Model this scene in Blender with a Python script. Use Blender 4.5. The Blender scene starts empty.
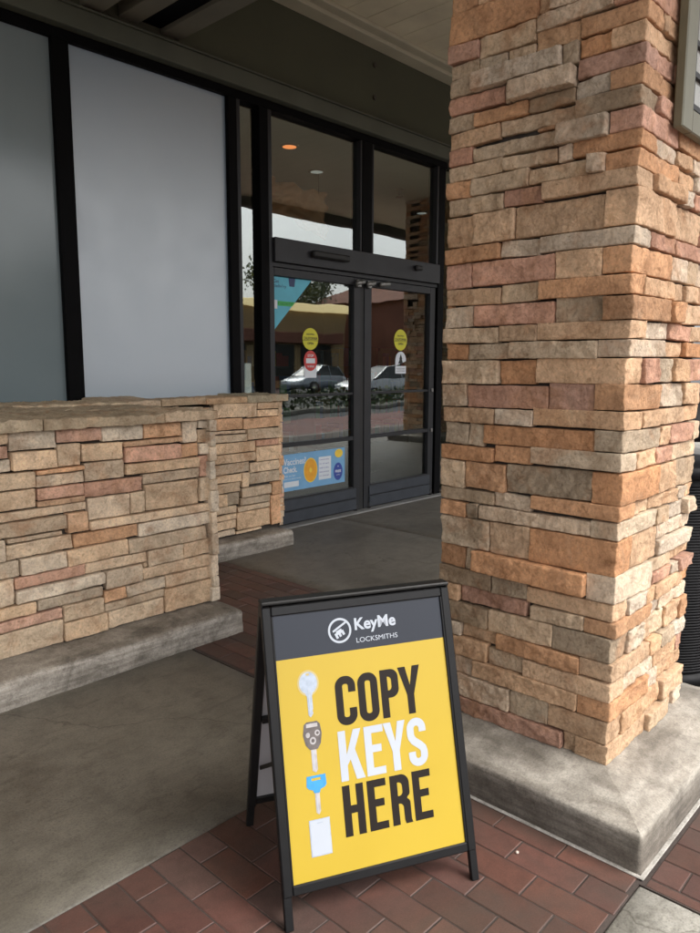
import bpy, bmesh, math, random
from mathutils import Vector, Matrix, noise
R = math.radians
random.seed(11)
sc = bpy.context.scene
col = sc.collection

# ------------------------------------------------------------------ helpers
def link(o, parent=None):
    col.objects.link(o)
    if parent is not None: o.parent = parent
    return o
def empty(name, loc=(0, 0, 0), rz=0.0):
    o = bpy.data.objects.new(name, None); link(o); o.location = loc; o.rotation_euler = (0, 0, rz)
    o.empty_display_size = .1
    return o
def tag(o, label=None, cat=None, group=None, kind=None):
    if label: o['label'] = label
    if cat: o['category'] = cat
    if group: o['group'] = group
    if kind: o['kind'] = kind
    return o

class MB:
    """collects shapes, builds one mesh object"""
    def __init__(s): s.v = []; s.f = []; s.sm = []; s.mi = []; s.cur = 0
    def add(s, vs, fs, smooth=False):
        b = len(s.v); s.v += [tuple(v) for v in vs]
        for f in fs: s.f.append([b + i for i in f]); s.sm.append(smooth); s.mi.append(s.cur)
    def box(s, x0, x1, y0, y1, z0, z1, b=0.0):
        if x0 > x1: x0, x1 = x1, x0
        if y0 > y1: y0, y1 = y1, y0
        if z0 > z1: z0, z1 = z1, z0
        b = min(b, (x1-x0)*.45, (y1-y0)*.45, (z1-z0)*.45)
        if b <= 0:
            vs = [(x, y, z) for z in (z0, z1) for y in (y0, y1) for x in (x0, x1)]
            s.add(vs, [(0,2,3,1),(4,5,7,6),(0,1,5,4),(2,6,7,3),(0,4,6,2),(1,3,7,5)]); return
        # chamfered box
        vs = []; idx = {}
        c = [(x0, x1), (y0, y1), (z0, z1)]
        for ix in (0,1):
            for iy in (0,1):
                for iz in (0,1):
                    for ax in range(3):
                        p = []
                        for a, i in enumerate((ix, iy, iz)):
                            q = c[a][i]
                            if a != ax: q += b if i == 0 else -b
                            p.append(q)
                        idx[(ix,iy,iz,ax)] = len(vs); vs.append(tuple(p))
        fs = []
        for ax in range(3):
            o = [a for a in range(3) if a != ax]
            for i in (0,1):
                q = []
                for (m, n) in ((0,0),(1,0),(1,1),(0,1)):
                    k = [0,0,0]; k[ax] = i; k[o[0]] = m; k[o[1]] = n
                    q.append(idx[(k[0],k[1],k[2],ax)])
                fs.append(q)
        for ax in range(3):       # edges along ax
            o = [a for a in range(3) if a != ax]
            for m in (0,1):
                for n in (0,1):
                    k0=[0,0,0]; k1=[0,0,0]; k0[ax]=0; k1[ax]=1
                    for k in (k0,k1): k[o[0]]=m; k[o[1]]=n
                    fs.append([idx[(*k0,o[0])], idx[(*k1,o[0])], idx[(*k1,o[1])], idx[(*k0,o[1])]])
        for ix in (0,1):
            for iy in (0,1):
                for iz in (0,1): fs.append([idx[(ix,iy,iz,a)] for a in range(3)])
        s.add(vs, fs)
    def bar(s, p, q, w, d, up=(0,0,1)):
        p = Vector(p); q = Vector(q); t = (q-p).normalized(); u = Vector(up)
        a = t.cross(u)
        if a.length < 1e-4: a = t.cross(Vector((1,0,0)))
        a.normalize(); b2 = a.cross(t)
        vs = []
        for e in (p, q):
            for sx, sy in ((-1,-1),(1,-1),(1,1),(-1,1)): vs.append(e + a*(sx*w/2) + b2*(sy*d/2))
        s.add(vs, [(0,1,2,3),(7,6,5,4),(0,4,5,1),(1,5,6,2),(2,6,7,3),(3,7,4,0)])
    def tube(s, pts, r, n=12, cap=True):
        pts = [Vector(p) for p in pts]; rs = r if isinstance(r, (list, tuple)) else [r]*len(pts)
        vs = []; t0 = None
        for i, p in enumerate(pts):
            t = (pts[min(i+1, len(pts)-1)] - pts[max(i-1, 0)]).normalized()
            a = t.cross(Vector((0,0,1)))
            if a.length < 1e-3: a = t.cross(Vector((1,0,0)))
            a.normalize()
            if t0 is not None and a.dot(t0) < 0: a = -a
            t0 = a; b2 = t.cross(a)
            for k in range(n):
                w = 2*math.pi*k/n; vs.append(p + (a*math.cos(w) + b2*math.sin(w))*rs[i])
        fs = []
        for i in range(len(pts)-1):
            for k in range(n): fs.append((i*n+k, i*n+(k+1)%n, (i+1)*n+(k+1)%n, (i+1)*n+k))
        if cap: fs.append(list(range(n))[::-1]); fs.append([(len(pts)-1)*n+k for k in range(n)])
        s.add(vs, fs, True)
    def disc(s, c, r, ax_u, ax_v, th, n=28, ry=None):
        c = Vector(c); u = Vector(ax_u); v = Vector(ax_v); nn = u.cross(v)
        ry = ry or r
        vs = [c + u*(r*math.cos(2*math.pi*k/n)) + v*(ry*math.sin(2*math.pi*k/n)) + nn*h for h in (0, th) for k in range(n)]
        fs = [[k, (k+1)%n, n+(k+1)%n, n+k] for k in range(n)] + [list(range(n))[::-1], list(range(n, 2*n))]
        s.add(vs, fs)
    def build(s, name, mat, parent=None, bevel=0):
        me = bpy.data.meshes.new(name); me.from_pydata(s.v, [], s.f)
        mats = mat if isinstance(mat, (list, tuple)) else [mat]
        for m in mats: me.materials.append(m)
        for p, sm, mi in zip(me.polygons, s.sm, s.mi): p.use_smooth = sm; p.material_index = mi
        bm = bmesh.new(); bm.from_mesh(me); bmesh.ops.recalc_face_normals(bm, faces=bm.faces); bm.to_mesh(me); bm.free()
        o = bpy.data.objects.new(name, me); link(o, parent)
        if bevel:
            md = o.modifiers.new('bevel', 'BEVEL'); md.width = bevel; md.segments = 2; md.limit_method = 'ANGLE'
        return o

# ------------------------------------------------------------------ materials
def newmat(name):
    m = bpy.data.materials.new(name); m.use_nodes = True
    nt = m.node_tree; b = nt.nodes['Principled BSDF']
    return m, nt, b
def N(nt, t, **kw):
    n = nt.nodes.new(t)
    for k, v in kw.items():
        if k in n.inputs.keys() and not hasattr(n, k): n.inputs[k].default_value = v
        else: setattr(n, k, v)
    return n
def rampn(nt, stops):
    r = nt.nodes.new('ShaderNodeValToRGB'); e = r.color_ramp.elements
    while len(e) < len(stops): e.new(.5)
    for i, (p, c) in enumerate(stops):
        e[i].position = p; e[i].color = (*c, 1) if len(c) == 3 else c
    return r
def mixc(nt, mode, fac, a, b):
    m = nt.nodes.new('ShaderNodeMix'); m.data_type = 'RGBA'; m.blend_type = mode
    for sock, v in ((m.inputs[0], fac), (m.inputs[6], a), (m.inputs[7], b)):
        if hasattr(v, 'is_linked') or hasattr(v, 'links'): nt.links.new(v, sock)
        elif isinstance(v, tuple): sock.default_value = (*v, 1) if len(v) == 3 else v
        else: sock.default_value = v
    return m.outputs[2]
def noisen(nt, vec, scale, detail=4, rough=.55, dist=0):
    n = nt.nodes.new('ShaderNodeTexNoise'); n.inputs['Scale'].default_value = scale
    n.inputs['Detail'].default_value = detail; n.inputs['Roughness'].default_value = rough
    n.inputs['Distortion'].default_value = dist
    nt.links.new(vec, n.inputs['Vector']); return n.outputs[0]
def coords(nt, mode='Object', scale=None):
    tc = nt.nodes.new('ShaderNodeTexCoord'); o = tc.outputs[mode]
    if scale:
        mp = nt.nodes.new('ShaderNodeMapping'); mp.inputs['Scale'].default_value = scale
        nt.links.new(o, mp.inputs['Vector']); o = mp.outputs[0]
    return o
def bumpn(nt, b, h, strength, dist, prev=None):
    n = nt.nodes.new('ShaderNodeBump'); n.inputs['Strength'].default_value = strength; n.inputs['Distance'].default_value = dist
    nt.links.new(h, n.inputs['Height'])
    if prev is not None: nt.links.new(prev, n.inputs['Normal'])
    nt.links.new(n.outputs[0], b.inputs['Normal']); return n.outputs[0]
def plain(name, c, rough=.5, metal=0, var=.12, vscale=6, coat=0, bump=0, spec=None):
    m, nt, b = newmat(name)
    co = coords(nt)
    n = noisen(nt, co, vscale, 5)
    r = rampn(nt, [(.3, tuple(x*(1-var) for x in c)), (.7, tuple(min(1, x*(1+var)) for x in c))])
    nt.links.new(n, r.inputs[0]); nt.links.new(r.outputs[0], b.inputs['Base Color'])
    rr = nt.nodes.new('ShaderNodeMapRange'); rr.inputs[3].default_value = max(0, rough-.07); rr.inputs[4].default_value = min(1, rough+.07)
    n2 = noisen(nt, co, vscale*4, 4); nt.links.new(n2, rr.inputs[0]); nt.links.new(rr.outputs[0], b.inputs['Roughness'])
    b.inputs['Metallic'].default_value = metal
    if coat: b.inputs['Coat Weight'].default_value = coat; b.inputs['Coat Roughness'].default_value = .15
    if spec is not None: b.inputs['Specular IOR Level'].default_value = spec
    if bump: bumpn(nt, b, noisen(nt, co, 90, 4), bump, .002)
    return m

def stone_mat():
    m, nt, b = newmat('ledgestone'); co = coords(nt)
    at = nt.nodes.new('ShaderNodeAttribute'); at.attribute_name = 'tint'; base = at.outputs['Color']
    n1 = noisen(nt, co, 9, 6, .6, .6)
    r1 = rampn(nt, [(.30, (.70,.66,.62)), (.50, (1,1,1)), (.70, (1.24,1.22,1.18))]); nt.links.new(n1, r1.inputs[0])
    c = mixc(nt, 'MULTIPLY', 1.0, base, r1.outputs[0])
    # iron / rust blotches
    n2 = noisen(nt, co, 5.3, 5, .6, 1.2)
    r2 = rampn(nt, [(.52, (0,0,0)), (.68, (.55,.55,.55))]); nt.links.new(n2, r2.inputs[0])
    c = mixc(nt, 'MIX', r2.outputs[0], c, (.47,.25,.13))
    n3 = noisen(nt, co, 7.1, 6, .65, .8)
    r3 = rampn(nt, [(.58, (0,0,0)), (.76, (.34,.34,.34))]); nt.links.new(n3, r3.inputs[0])
    c = mixc(nt, 'MIX', r3.outputs[0], c, (.40,.335,.25))
    n4 = noisen(nt, co, 85, 6, .7)
    r4 = rampn(nt, [(.30, (.70,.67,.64)), (.50, (1,1,1)), (.74, (1.18,1.17,1.15))]); nt.links.new(n4, r4.inputs[0])
    c = mixc(nt, 'MULTIPLY', 1.0, c, r4.outputs[0])
    n5 = noisen(nt, co, 30, 8, .75, .7)
    r5 = rampn(nt, [(.34, (.68,.62,.56)), (.46, (1,1,1)), (.57, (1,1,1)), (.70, (1.2,1.18,1.15))]); nt.links.new(n5, r5.inputs[0])
    c = mixc(nt, 'MULTIPLY', .85, c, r5.outputs[0])
    nt.links.new(c, b.inputs['Base Color']); b.inputs['Roughness'].default_value = .88
    b.inputs['Specular IOR Level'].default_value = .25
    p = bumpn(nt, b, noisen(nt, co, 48, 9, .72, .5), 1.0, .014)
    bumpn(nt, b, noisen(nt, co, 190, 5, .6), .5, .0015, p)
    return m
def concrete_mat(name, c, stain=(.5,.48,.45), big=1.2, rough=.8, bump=.35, streak=False, agg=False, zr=None, worn=False):
    m, nt, b = newmat(name); co = coords(nt)
    n1 = noisen(nt, co, big, 7, .6, .7)
    dk = tuple(x*s for x, s in zip(c, stain)); lt = tuple(x*1.22 for x in c)
    r1 = rampn(nt, [(.30, dk), (.5, c), (.72, lt)]); nt.links.new(n1, r1.inputs[0])
    cc = r1.outputs[0]
    n2 = noisen(nt, co, big*7, 6, .7, .3)
    r2 = rampn(nt, [(.33, (.74,.73,.72)), (.55, (1,1,1)), (.75, (1.13,1.12,1.1))]); nt.links.new(n2, r2.inputs[0])
    cc = mixc(nt, 'MULTIPLY', 1.0, cc, r2.outputs[0])
    n3 = noisen(nt, co, 140, 5, .75)
    r3 = rampn(nt, [(.32, (.68,.68,.68)), (.5, (1,1,1)), (.76, (1.22,1.22,1.22))]); nt.links.new(n3, r3.inputs[0])
    cc = mixc(nt, 'MULTIPLY', 1.0, cc, r3.outputs[0])
    if streak:
        co2 = coords(nt, 'Object', (1.2, 1.2, 16))
        n4 = noisen(nt, co2, 3.0, 5, .65, .5)
        r4 = rampn(nt, [(.4, (.62,.60,.58)), (.6, (1,1,1))]); nt.links.new(n4, r4.inputs[0])
        cc = mixc(nt, 'MULTIPLY', .9, cc, r4.outputs[0])
    if zr:       # ragged tone bands by height: grime on footing ledge, column base darker low down
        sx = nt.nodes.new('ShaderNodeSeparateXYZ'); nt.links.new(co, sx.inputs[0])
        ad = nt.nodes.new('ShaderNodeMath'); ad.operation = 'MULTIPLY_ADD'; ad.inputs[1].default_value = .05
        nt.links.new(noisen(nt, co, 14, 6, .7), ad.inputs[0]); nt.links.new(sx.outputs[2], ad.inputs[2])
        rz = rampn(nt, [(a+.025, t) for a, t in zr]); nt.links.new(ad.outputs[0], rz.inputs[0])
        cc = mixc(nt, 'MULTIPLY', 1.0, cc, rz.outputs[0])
    if worn:
        vo = nt.nodes.new('ShaderNodeTexVoronoi'); vo.inputs['Scale'].default_value = 5.5; nt.links.new(co, vo.inputs['Vector'])
        rv = rampn(nt, [(.035, (.52,.50,.48)), (.075, (1,1,1))]); nt.links.new(vo.outputs['Distance'], rv.inputs[0])
        cc = mixc(nt, 'MULTIPLY', .75, cc, rv.outputs[0])
        v3 = nt.nodes.new('ShaderNodeTexVoronoi'); v3.inputs['Scale'].default_value = 85; nt.links.new(co, v3.inputs['Vector'])
        r5 = rampn(nt, [(.10, (.72,.71,.70)), (.26, (1,1,1)), (.9, (1.08,1.08,1.07))]); nt.links.new(v3.outputs['Distance'], r5.inputs[0])
        cc = mixc(nt, 'MULTIPLY', .9, cc, r5.outputs[0])
        wv = coords(nt, 'Object', (1, 3.4, 1)); n6 = noisen(nt, wv, 4.5, 9, .72, 1.4)
        r6 = rampn(nt, [(.36, (.70,.69,.67)), (.47, (1,1,1)), (.60, (1,1,1)), (.72, (1.22,1.2,1.16))]); nt.links.new(n6, r6.inputs[0])
        cc = mixc(nt, 'MULTIPLY', .9, cc, r6.outputs[0])
        v2 = nt.nodes.new('ShaderNodeTexVoronoi'); v2.feature = 'DISTANCE_TO_EDGE'; v2.inputs['Scale'].default_value = .55
        mv = nt.nodes.new('ShaderNodeVectorMath'); mv.operation = 'ADD'; nv = nt.nodes.new('ShaderNodeTexNoise'); nv.inputs['Scale'].default_value = 3; nv.inputs['Detail'].default_value = 6
        sv = nt.nodes.new('ShaderNodeVectorMath'); sv.operation = 'SCALE'; sv.inputs[3].default_value = .5
        nt.links.new(co, nv.inputs['Vector']); nt.links.new(nv.outputs['Color'], sv.inputs[0]); nt.links.new(co, mv.inputs[0]); nt.links.new(sv.outputs[0], mv.inputs[1]); nt.links.new(mv.outputs[0], v2.inputs['Vector'])
        r7 = rampn(nt, [(.0, (.45,.43,.40)), (.0035, (1,1,1))]); nt.links.new(v2.outputs['Distance'], r7.inputs[0])
        cc = mixc(nt, 'MULTIPLY', .8, cc, r7.outputs[0])
    nt.links.new(cc, b.inputs['Base Color'])
    mr = nt.nodes.new('ShaderNodeMapRange'); mr.inputs[3].default_value = rough-.2; mr.inputs[4].default_value = min(1, rough+.1)
    nt.links.new(n1, mr.inputs[0]); nt.links.new(mr.outputs[0], b.inputs['Roughness'])
    p = bumpn(nt, b, noisen(nt, co, 160 if not agg else 70, 7, .7), bump, .003)
    bumpn(nt, b, noisen(nt, co, 9, 5, .6), bump*.6, .006, p)
    return m
def brick_floor_mat():
    m, nt, b = newmat('brick_pavers'); co = coords(nt)
    at = nt.nodes.new('ShaderNodeAttribute'); at.attribute_name = 'tint'
    n1 = noisen(nt, co, 22, 6, .65, .4)
    r1 = rampn(nt, [(.3, (.70,.68,.68)), (.55, (1,1,1)), (.8, (1.2,1.18,1.16))]); nt.links.new(n1, r1.inputs[0])
    c = mixc(nt, 'MULTIPLY', 1.0, at.outputs['Color'], r1.outputs[0])
    n2 = noisen(nt, co, 2.4, 7, .65, .8)      # trodden-in grime
    r2 = rampn(nt, [(.36, (0,0,0)), (.66, (.8,.8,.8))]); nt.links.new(n2, r2.inputs[0])
    c = mixc(nt, 'MIX', r2.outputs[0], c, (.060,.043,.034))
    n3 = noisen(nt, co, 260, 3, .6)
    r3 = rampn(nt, [(.3, (.8,.8,.8)), (.7, (1.15,1.15,1.15))]); nt.links.new(n3, r3.inputs[0])
    c = mixc(nt, 'MULTIPLY', 1.0, c, r3.outputs[0])
    nt.links.new(c, b.inputs['Base Color']); b.inputs['Roughness'].default_value = .62
    p = bumpn(nt, b, noisen(nt, co, 120, 6, .65), .3, .002)
    bumpn(nt, b, noisen(nt, co, 14, 4, .6), .35, .004, p)
    return m
def glass_mat(name, tint=(.88,.91,.89), refl=.135):
    m, nt, b = newmat(name); nt.nodes.remove(b); out = nt.nodes['Material Output']
    tr = nt.nodes.new('ShaderNodeBsdfTransparent'); tr.inputs[0].default_value = (*tint, 1)
    gl = nt.nodes.new('ShaderNodeBsdfGlossy'); gl.inputs['Roughness'].default_value = .0; gl.inputs[0].default_value = (.97,1,.99,1)
    lw = nt.nodes.new('ShaderNodeLayerWeight'); lw.inputs[0].default_value = .5
    fr = nt.nodes.new('ShaderNodeMath'); fr.operation = 'POWER'; fr.inputs[1].default_value = 4.0; nt.links.new(lw.outputs['Facing'], fr.inputs[0])
    ma = nt.nodes.new('ShaderNodeMath'); ma.operation = 'MULTIPLY_ADD'; ma.inputs[1].default_value = .9; ma.inputs[2].default_value = refl
    ma.use_clamp = True
    co = coords(nt); wob = noisen(nt, co, 1.3, 2, .4)
    bp = nt.nodes.new('ShaderNodeBump'); bp.inputs['Strength'].default_value = .12; bp.inputs['Distance'].default_value = .02
    nt.links.new(wob, bp.inputs['Height']); nt.links.new(bp.outputs[0], gl.inputs['Normal'])
    mx = nt.nodes.new('ShaderNodeMixShader')
    nt.links.new(fr.outputs[0], ma.inputs[0]); nt.links.new(ma.outputs[0], mx.inputs[0])
    nt.links.new(tr.outputs[0], mx.inputs[1]); nt.links.new(gl.outputs[0], mx.inputs[2]); nt.links.new(mx.outputs[0], out.inputs[0])
    return m
def emis(name, c, s):
    m, nt, b = newmat(name); b.inputs['Base Color'].default_value = (*c, 1)
    b.inputs['Emission Color'].default_value = (*c, 1); b.inputs['Emission Strength'].default_value = s; return m

M = {}
M['stone'] = stone_mat()
M['mortar'] = plain('mortar_shadow_joint', (.045,.037,.03), .95, var=.3, vscale=20)
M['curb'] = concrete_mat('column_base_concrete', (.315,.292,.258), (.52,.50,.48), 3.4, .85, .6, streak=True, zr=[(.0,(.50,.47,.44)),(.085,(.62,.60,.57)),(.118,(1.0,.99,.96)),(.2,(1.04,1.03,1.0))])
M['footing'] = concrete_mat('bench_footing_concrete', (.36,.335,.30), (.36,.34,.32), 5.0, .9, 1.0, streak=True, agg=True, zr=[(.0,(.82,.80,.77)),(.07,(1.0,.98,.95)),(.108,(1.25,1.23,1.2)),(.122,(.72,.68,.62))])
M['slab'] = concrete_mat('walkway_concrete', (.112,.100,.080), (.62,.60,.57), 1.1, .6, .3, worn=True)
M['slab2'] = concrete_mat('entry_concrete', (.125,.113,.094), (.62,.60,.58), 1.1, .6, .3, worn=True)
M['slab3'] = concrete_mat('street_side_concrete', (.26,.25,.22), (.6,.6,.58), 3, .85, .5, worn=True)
M['brick'] = brick_floor_mat()
M['bed'] = concrete_mat('paver_mortar', (.050,.037,.031), (.55,.5,.5), 4, .85, .4)
M['caulk'] = concrete_mat('caulk_line', (.34,.32,.29), (.6,.58,.55), 9, .8, .3)
M['black_alu'] = plain('black_window_frame', (.002,.002,.0025), .6, .0, .2, spec=.08)
M['bronze_alu'] = plain('charcoal_anodised_frame', (.020,.021,.024), .45, .1, .15, spec=.35)
M['frost'] = plain('frosted_window_film', (.14,.228,.315), .46, 0, .0, 1.5, coat=.0, spec=1.0)
M['frost'].node_tree.nodes['Principled BSDF'].inputs['IOR'].default_value = 2.3
M['frost2'] = plain('grey_window_film', (.19,.235,.25), .16, 0, .03, 1.1, spec=.42)
M['glass'] = glass_mat('window_glass')
M['wallp'] = plain('olive_painted_stucco', (.066,.072,.046), .85, 0, .12, 1.5, bump=.4)
M['ledge'] = plain('olive_metal_flashing', (.072,.080,.060), .6, 0, .15, 3)
M['soffit'] = plain('soffit_boards', (.68,.65,.49), .7, 0, .12, 2.5)
M['sofftrim'] = plain('soffit_trim', (.48,.47,.36), .65, 0, .1, 3)
M['fascia'] = plain('dark_canopy_beam', (.06,.055,.045), .8, 0, .15, 2)
M['sign_black'] = plain('sign_frame_black', (.004,.004,.0045), .45, .0, .2, 8, spec=.3)
M['sign_blackb'] = plain('sign_back_black', (.006,.006,.006), .5, 0, .2)
M['yellow'] = plain('sign_yellow', (.42,.292,.020), .42, 0, .03, 3, coat=.05)
M['header'] = plain('sign_charcoal', (.020,.024,.034), .42, 0, .05, 3, spec=.35)
M['ink'] = plain('sign_dark_ink', (.011,.007,.005), .5, 0, .05, spec=.25)
M['whiteink'] = plain('sign_white_ink', (.39,.42,.47), .45, 0, .03)
M['board'] = plain('sign_backing_board', (.42,.41,.42), .6, 0, .05)
M['silverk'] = plain('printed_key_silver', (.33,.38,.46), .45, 0, .15, 60)
M['haze_k'] = plain('printed_key_halo', (.42,.34,.15), .45, 0, .05)
M['fob'] = plain('printed_fob_grey', (.10,.085,.08), .4, 0, .3, 60)
M['fob2'] = plain('printed_fob_light', (.36,.34,.34), .4, 0, .2, 60)
M['bluek'] = plain('printed_key_blue', (.035,.25,.52), .45, 0, .1, 40)
M['cyan'] = plain('poster_cyan', (.09,.42,.55), .45, 0, .08, 8)
M['green'] = plain('poster_green', (.04,.35,.08), .5, 0, .1)
M['navy'] = plain('poster_navy', (.02,.04,.12), .5, 0, .1)
M['pblue'] = plain('poster_blue', (.16,.36,.58), .4, 0, .08, 8, coat=.2)
M['pwhite'] = plain('poster_white', (.62,.66,.70), .5, 0, .05)
M['orange'] = plain('poster_orange', (.72,.33,.02), .5, 0, .08, 25)
M['orange2'] = plain('poster_orange_rim', (.75,.52,.05), .5, 0, .08, 25)
M['dblue'] = plain('poster_dark_blue', (.03,.06,.30), .5, 0, .1)
M['styellow'] = plain('sticker_yellow', (.55,.52,.02), .5, 0, .1)
M['stred'] = plain('sticker_red', (.50,.035,.03), .5, 0, .1)
M['black'] = plain('matte_black', (.008,.008,.008), .6, 0, .2)
M['asphalt'] = concrete_mat('asphalt', (.055,.055,.055), (.7,.7,.7), .4, .9, .5)
M['redroad'] = concrete_mat('red_stamped_paving', (.15,.060,.050), (.7,.7,.7), .6, .8, .4)
M['intfloor'] = plain('shop_floor', (.16,.14,.12), .3, 0, .1, 1)
M['intceil'] = plain('shop_ceiling', (.62,.66,.60), .9, 0, .04, .5)
M['intwall'] = plain('shop_wall', (.13,.10,.075), .85, 0, .1, 1)
M['shelf'] = plain('shop_shelving', (.10,.085,.07), .6, 0, .1)
M['warmlamp'] = emis('lit_downlight', (1.0,.30,.09), .5)
M['fitting_glow'] = emis('pale_fitting_glow', (.8,.85,.8), .12)  # faint glow added so the unlit ceiling fittings show up pale
COLUMN_FACE = """1198 1445 2613 2692 t 0;1446 1560 2613 2690 o 0;1223 1557 2511 2613 o 0;1183 1223 2519 2609 t 0;1072 1182 2518 2596 c 0;875 974 2466 2542 r 0;975 1222 2469 2518 c 0;1430 1559 2454 2511 r 0;1223 1430 2445 2511 g 0;1076 1223 2410 2469 t 0;875 1076 2411 2465 o 0;1430 1559 2406 2453 g 0;1224 1324 2405 2445 g 0;1325 1429 2406 2445 g 0;875 977 2354 2411 t 0;1079 1129 2341 2409 g 0;977 1078 2354 2409 o 0;1130 1449 2345 2405 c 35;1449 1560 2345 2405 g 0;875 1079 2296 2353 r 0;1305 1324 2281 2344 g 0;1325 1560 2289 2344 r 0;1085 1305 2281 2341 c 35;977 1085 2239 2296 c 0;876 977 2238 2295 o 0;1445 1560 2233 2289 g 0;1242 1444 2234 2280 o 0;1085 1242 2234 2280 k 0;873 1081 2186 2238 k 0;1346 1559 2179 2233 t 0;1082 1346 2184 2233 g 0;1140 1208 2169 2184 o 0;972 1140 2115 2183 c 20;1447 1559 2122 2179 r 0;871 971 2125 2177 r 0;1140 1447 2122 2169 g 0;1329 1560 2072 2122 g 0;1084 1127 2066 2115 c 0;1128 1329 2072 2115 g 0;870 1084 2071 2113 o 0;1230 1449 2013 2072 g 0;1449 1559 2013 2072 o 0;976 1031 2015 2071 c 20;873 976 2018 2067 o 0;1031 1230 2015 2065 g 0;874 1182 1964 2015 t 0;1321 1560 1956 2013 g 0;1183 1321 1958 2013 r 0;871 974 1856 1959 t 0;974 1277 1854 1957 t 0;1278 1436 1854 1956 t 0;1436 1559 1850 1955 t 0;1185 1331 1798 1853 c 0;870 1185 1801 1852 c 0;1332 1560 1797 1850 o 0;973 1126 1714 1801 t 0;869 972 1725 1799 o 0;1444 1560 1710 1797 r 0;1127 1444 1714 1797 r 0;867 1182 1664 1714 o 0;1183 1322 1652 1713 g 0;1323 1560 1651 1709 t 0;964 1127 1579 1663 g 0;867 963 1591 1652 o 0;1128 1434 1579 1651 r 0;1434 1560 1576 1650 c 0;1182 1325 1525 1579 t 0;868 1181 1530 1579 t 0;1325 1560 1522 1576 g 0;867 974 1480 1526 c 0;974 1284 1467 1525 g 0;1446 1560 1464 1522 o 0;1285 1445 1465 1521 g 0;866 1180 1393 1466 t 0;1181 1320 1382 1465 o 0;1320 1560 1381 1464 g 0;977 1135 1302 1393 r 0;867 976 1314 1387 o 0;1135 1443 1301 1381 r 0;1443 1560 1301 1381 g 0;864 1182 1249 1301 t 0;1182 1329 1245 1301 c 0;1329 1560 1245 1300 t 0;862 968 1183 1249 g 0;968 1374 1177 1245 o 0;1439 1559 1165 1244 g 0;1374 1439 1165 1244 g 0;862 1185 1125 1177 g 0;1186 1331 1117 1176 o 0;1331 1560 1110 1164 o 0;972 1281 1018 1117 k 0;861 971 1020 1116 o 0;1444 1560 1009 1110 g 0;1281 1443 1012 1110 o 0;860 1181 974 1017 o 0;1181 1324 959 1012 c 0;1324 1559 960 1009 k 0;864 969 912 962 g 0;1386 1435 905 960 k 0;1436 1560 904 959 o 0;969 1385 907 959 c 0;867 1180 800 906 o 0;1181 1337 791 906 t 0;1338 1560 794 904 g 0;1441 1560 713 794 o 0;1400 1440 713 793 g 0;973 1400 714 791 o 18;866 972 702 787 c 0;1183 1323 650 713 k 0;1324 1559 650 713 k 0;866 1182 643 700 t 0;1182 1455 590 650 r 0;1456 1559 586 650 t 0;976 1169 592 643 g 0;875 976 591 643 o 0;876 1080 508 591 k 0;1081 1333 508 589 g 0;1333 1507 512 585 k 0;1442 1506 458 511 c 0;1297 1441 458 508 t 0;876 981 446 508 t 0;982 1297 446 508 o 18;1330 1501 382 458 t 0;1185 1330 382 446 g 0;876 1185 382 446 t 0;1389 1479 316 382 c 0;985 1389 319 382 t 0;875 984 313 381 o 0;1088 1236 228 318 g 0;1236 1480 228 316 c 0;875 1088 234 313 t 0;875 987 166 234 t 0;987 1032 166 233 t 0;1033 1466 166 228 r 0;"""
BENCH_FACE = """1276 1489 1068 1155 c 0;1489 1713 1087 1155 r 0;2164 2260 1035 1155 c 0;1194 1275 1098 1155 g 0;1714 1938 1076 1155 c 0;1938 2164 1073 1154 o 0;2260 2360 1105 1154 c 0;2260 2359 1030 1105 g 0;1190 1276 1037 1097 r 0;1489 1604 978 1086 t 0;1605 1819 988 1076 t 0;1820 2164 1043 1073 o 0;1283 1489 979 1067 t 0;1828 2153 961 1042 r 0;1186 1283 978 1036 c 0;2154 2259 961 1034 o 0;2260 2360 967 1030 c 0;1617 1827 894 988 g 0;1386 1616 953 978 o 0;1182 1386 898 977 t 0;2266 2359 845 966 r 0;1828 2265 902 961 t 0;1386 1616 894 952 c 0;1924 2266 845 901 g 0;1176 1386 807 897 g 0;1387 1610 836 894 r 0;1611 1924 817 893 r 0;2257 2359 711 845 t 0;1932 2257 706 844 t 0;1386 1611 806 836 o 0;1625 1849 706 817 c 0;1849 1932 706 817 t 0;1172 1624 761 806 g 0;1518 1625 662 761 o 0;1169 1517 691 760 g 0;1626 2347 658 705 t 0;1167 1237 589 691 c 0;1237 1545 589 661 t 0;1546 1885 588 657 o 0;1885 2354 583 657 c 0;1162 1296 507 588 g 0;1296 1509 506 588 c 0;1509 1827 506 588 t 0;1827 2291 506 582 t 0;1155 1265 384 506 c 0;1265 1599 448 506 r 0;1599 1934 448 505 t 0;2151 2341 418 505 t 0;1934 2150 418 505 t 0;1266 1695 384 447 c 0;1696 1903 351 447 c 0;1903 2347 352 417 g 0;1358 1683 328 383 g 0;1150 1358 324 383 t 0;2033 2332 279 351 g 0;1804 2032 288 351 c 0;1683 1804 289 350 o 0;1475 1683 245 327 t 0;1146 1474 271 323 r 0;1683 2020 244 288 g 0;2020 2360 150 278 t 0;1141 1475 150 270 t 0;1475 1700 151 244 t 0;1701 2019 151 244 t 0;"""
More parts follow.
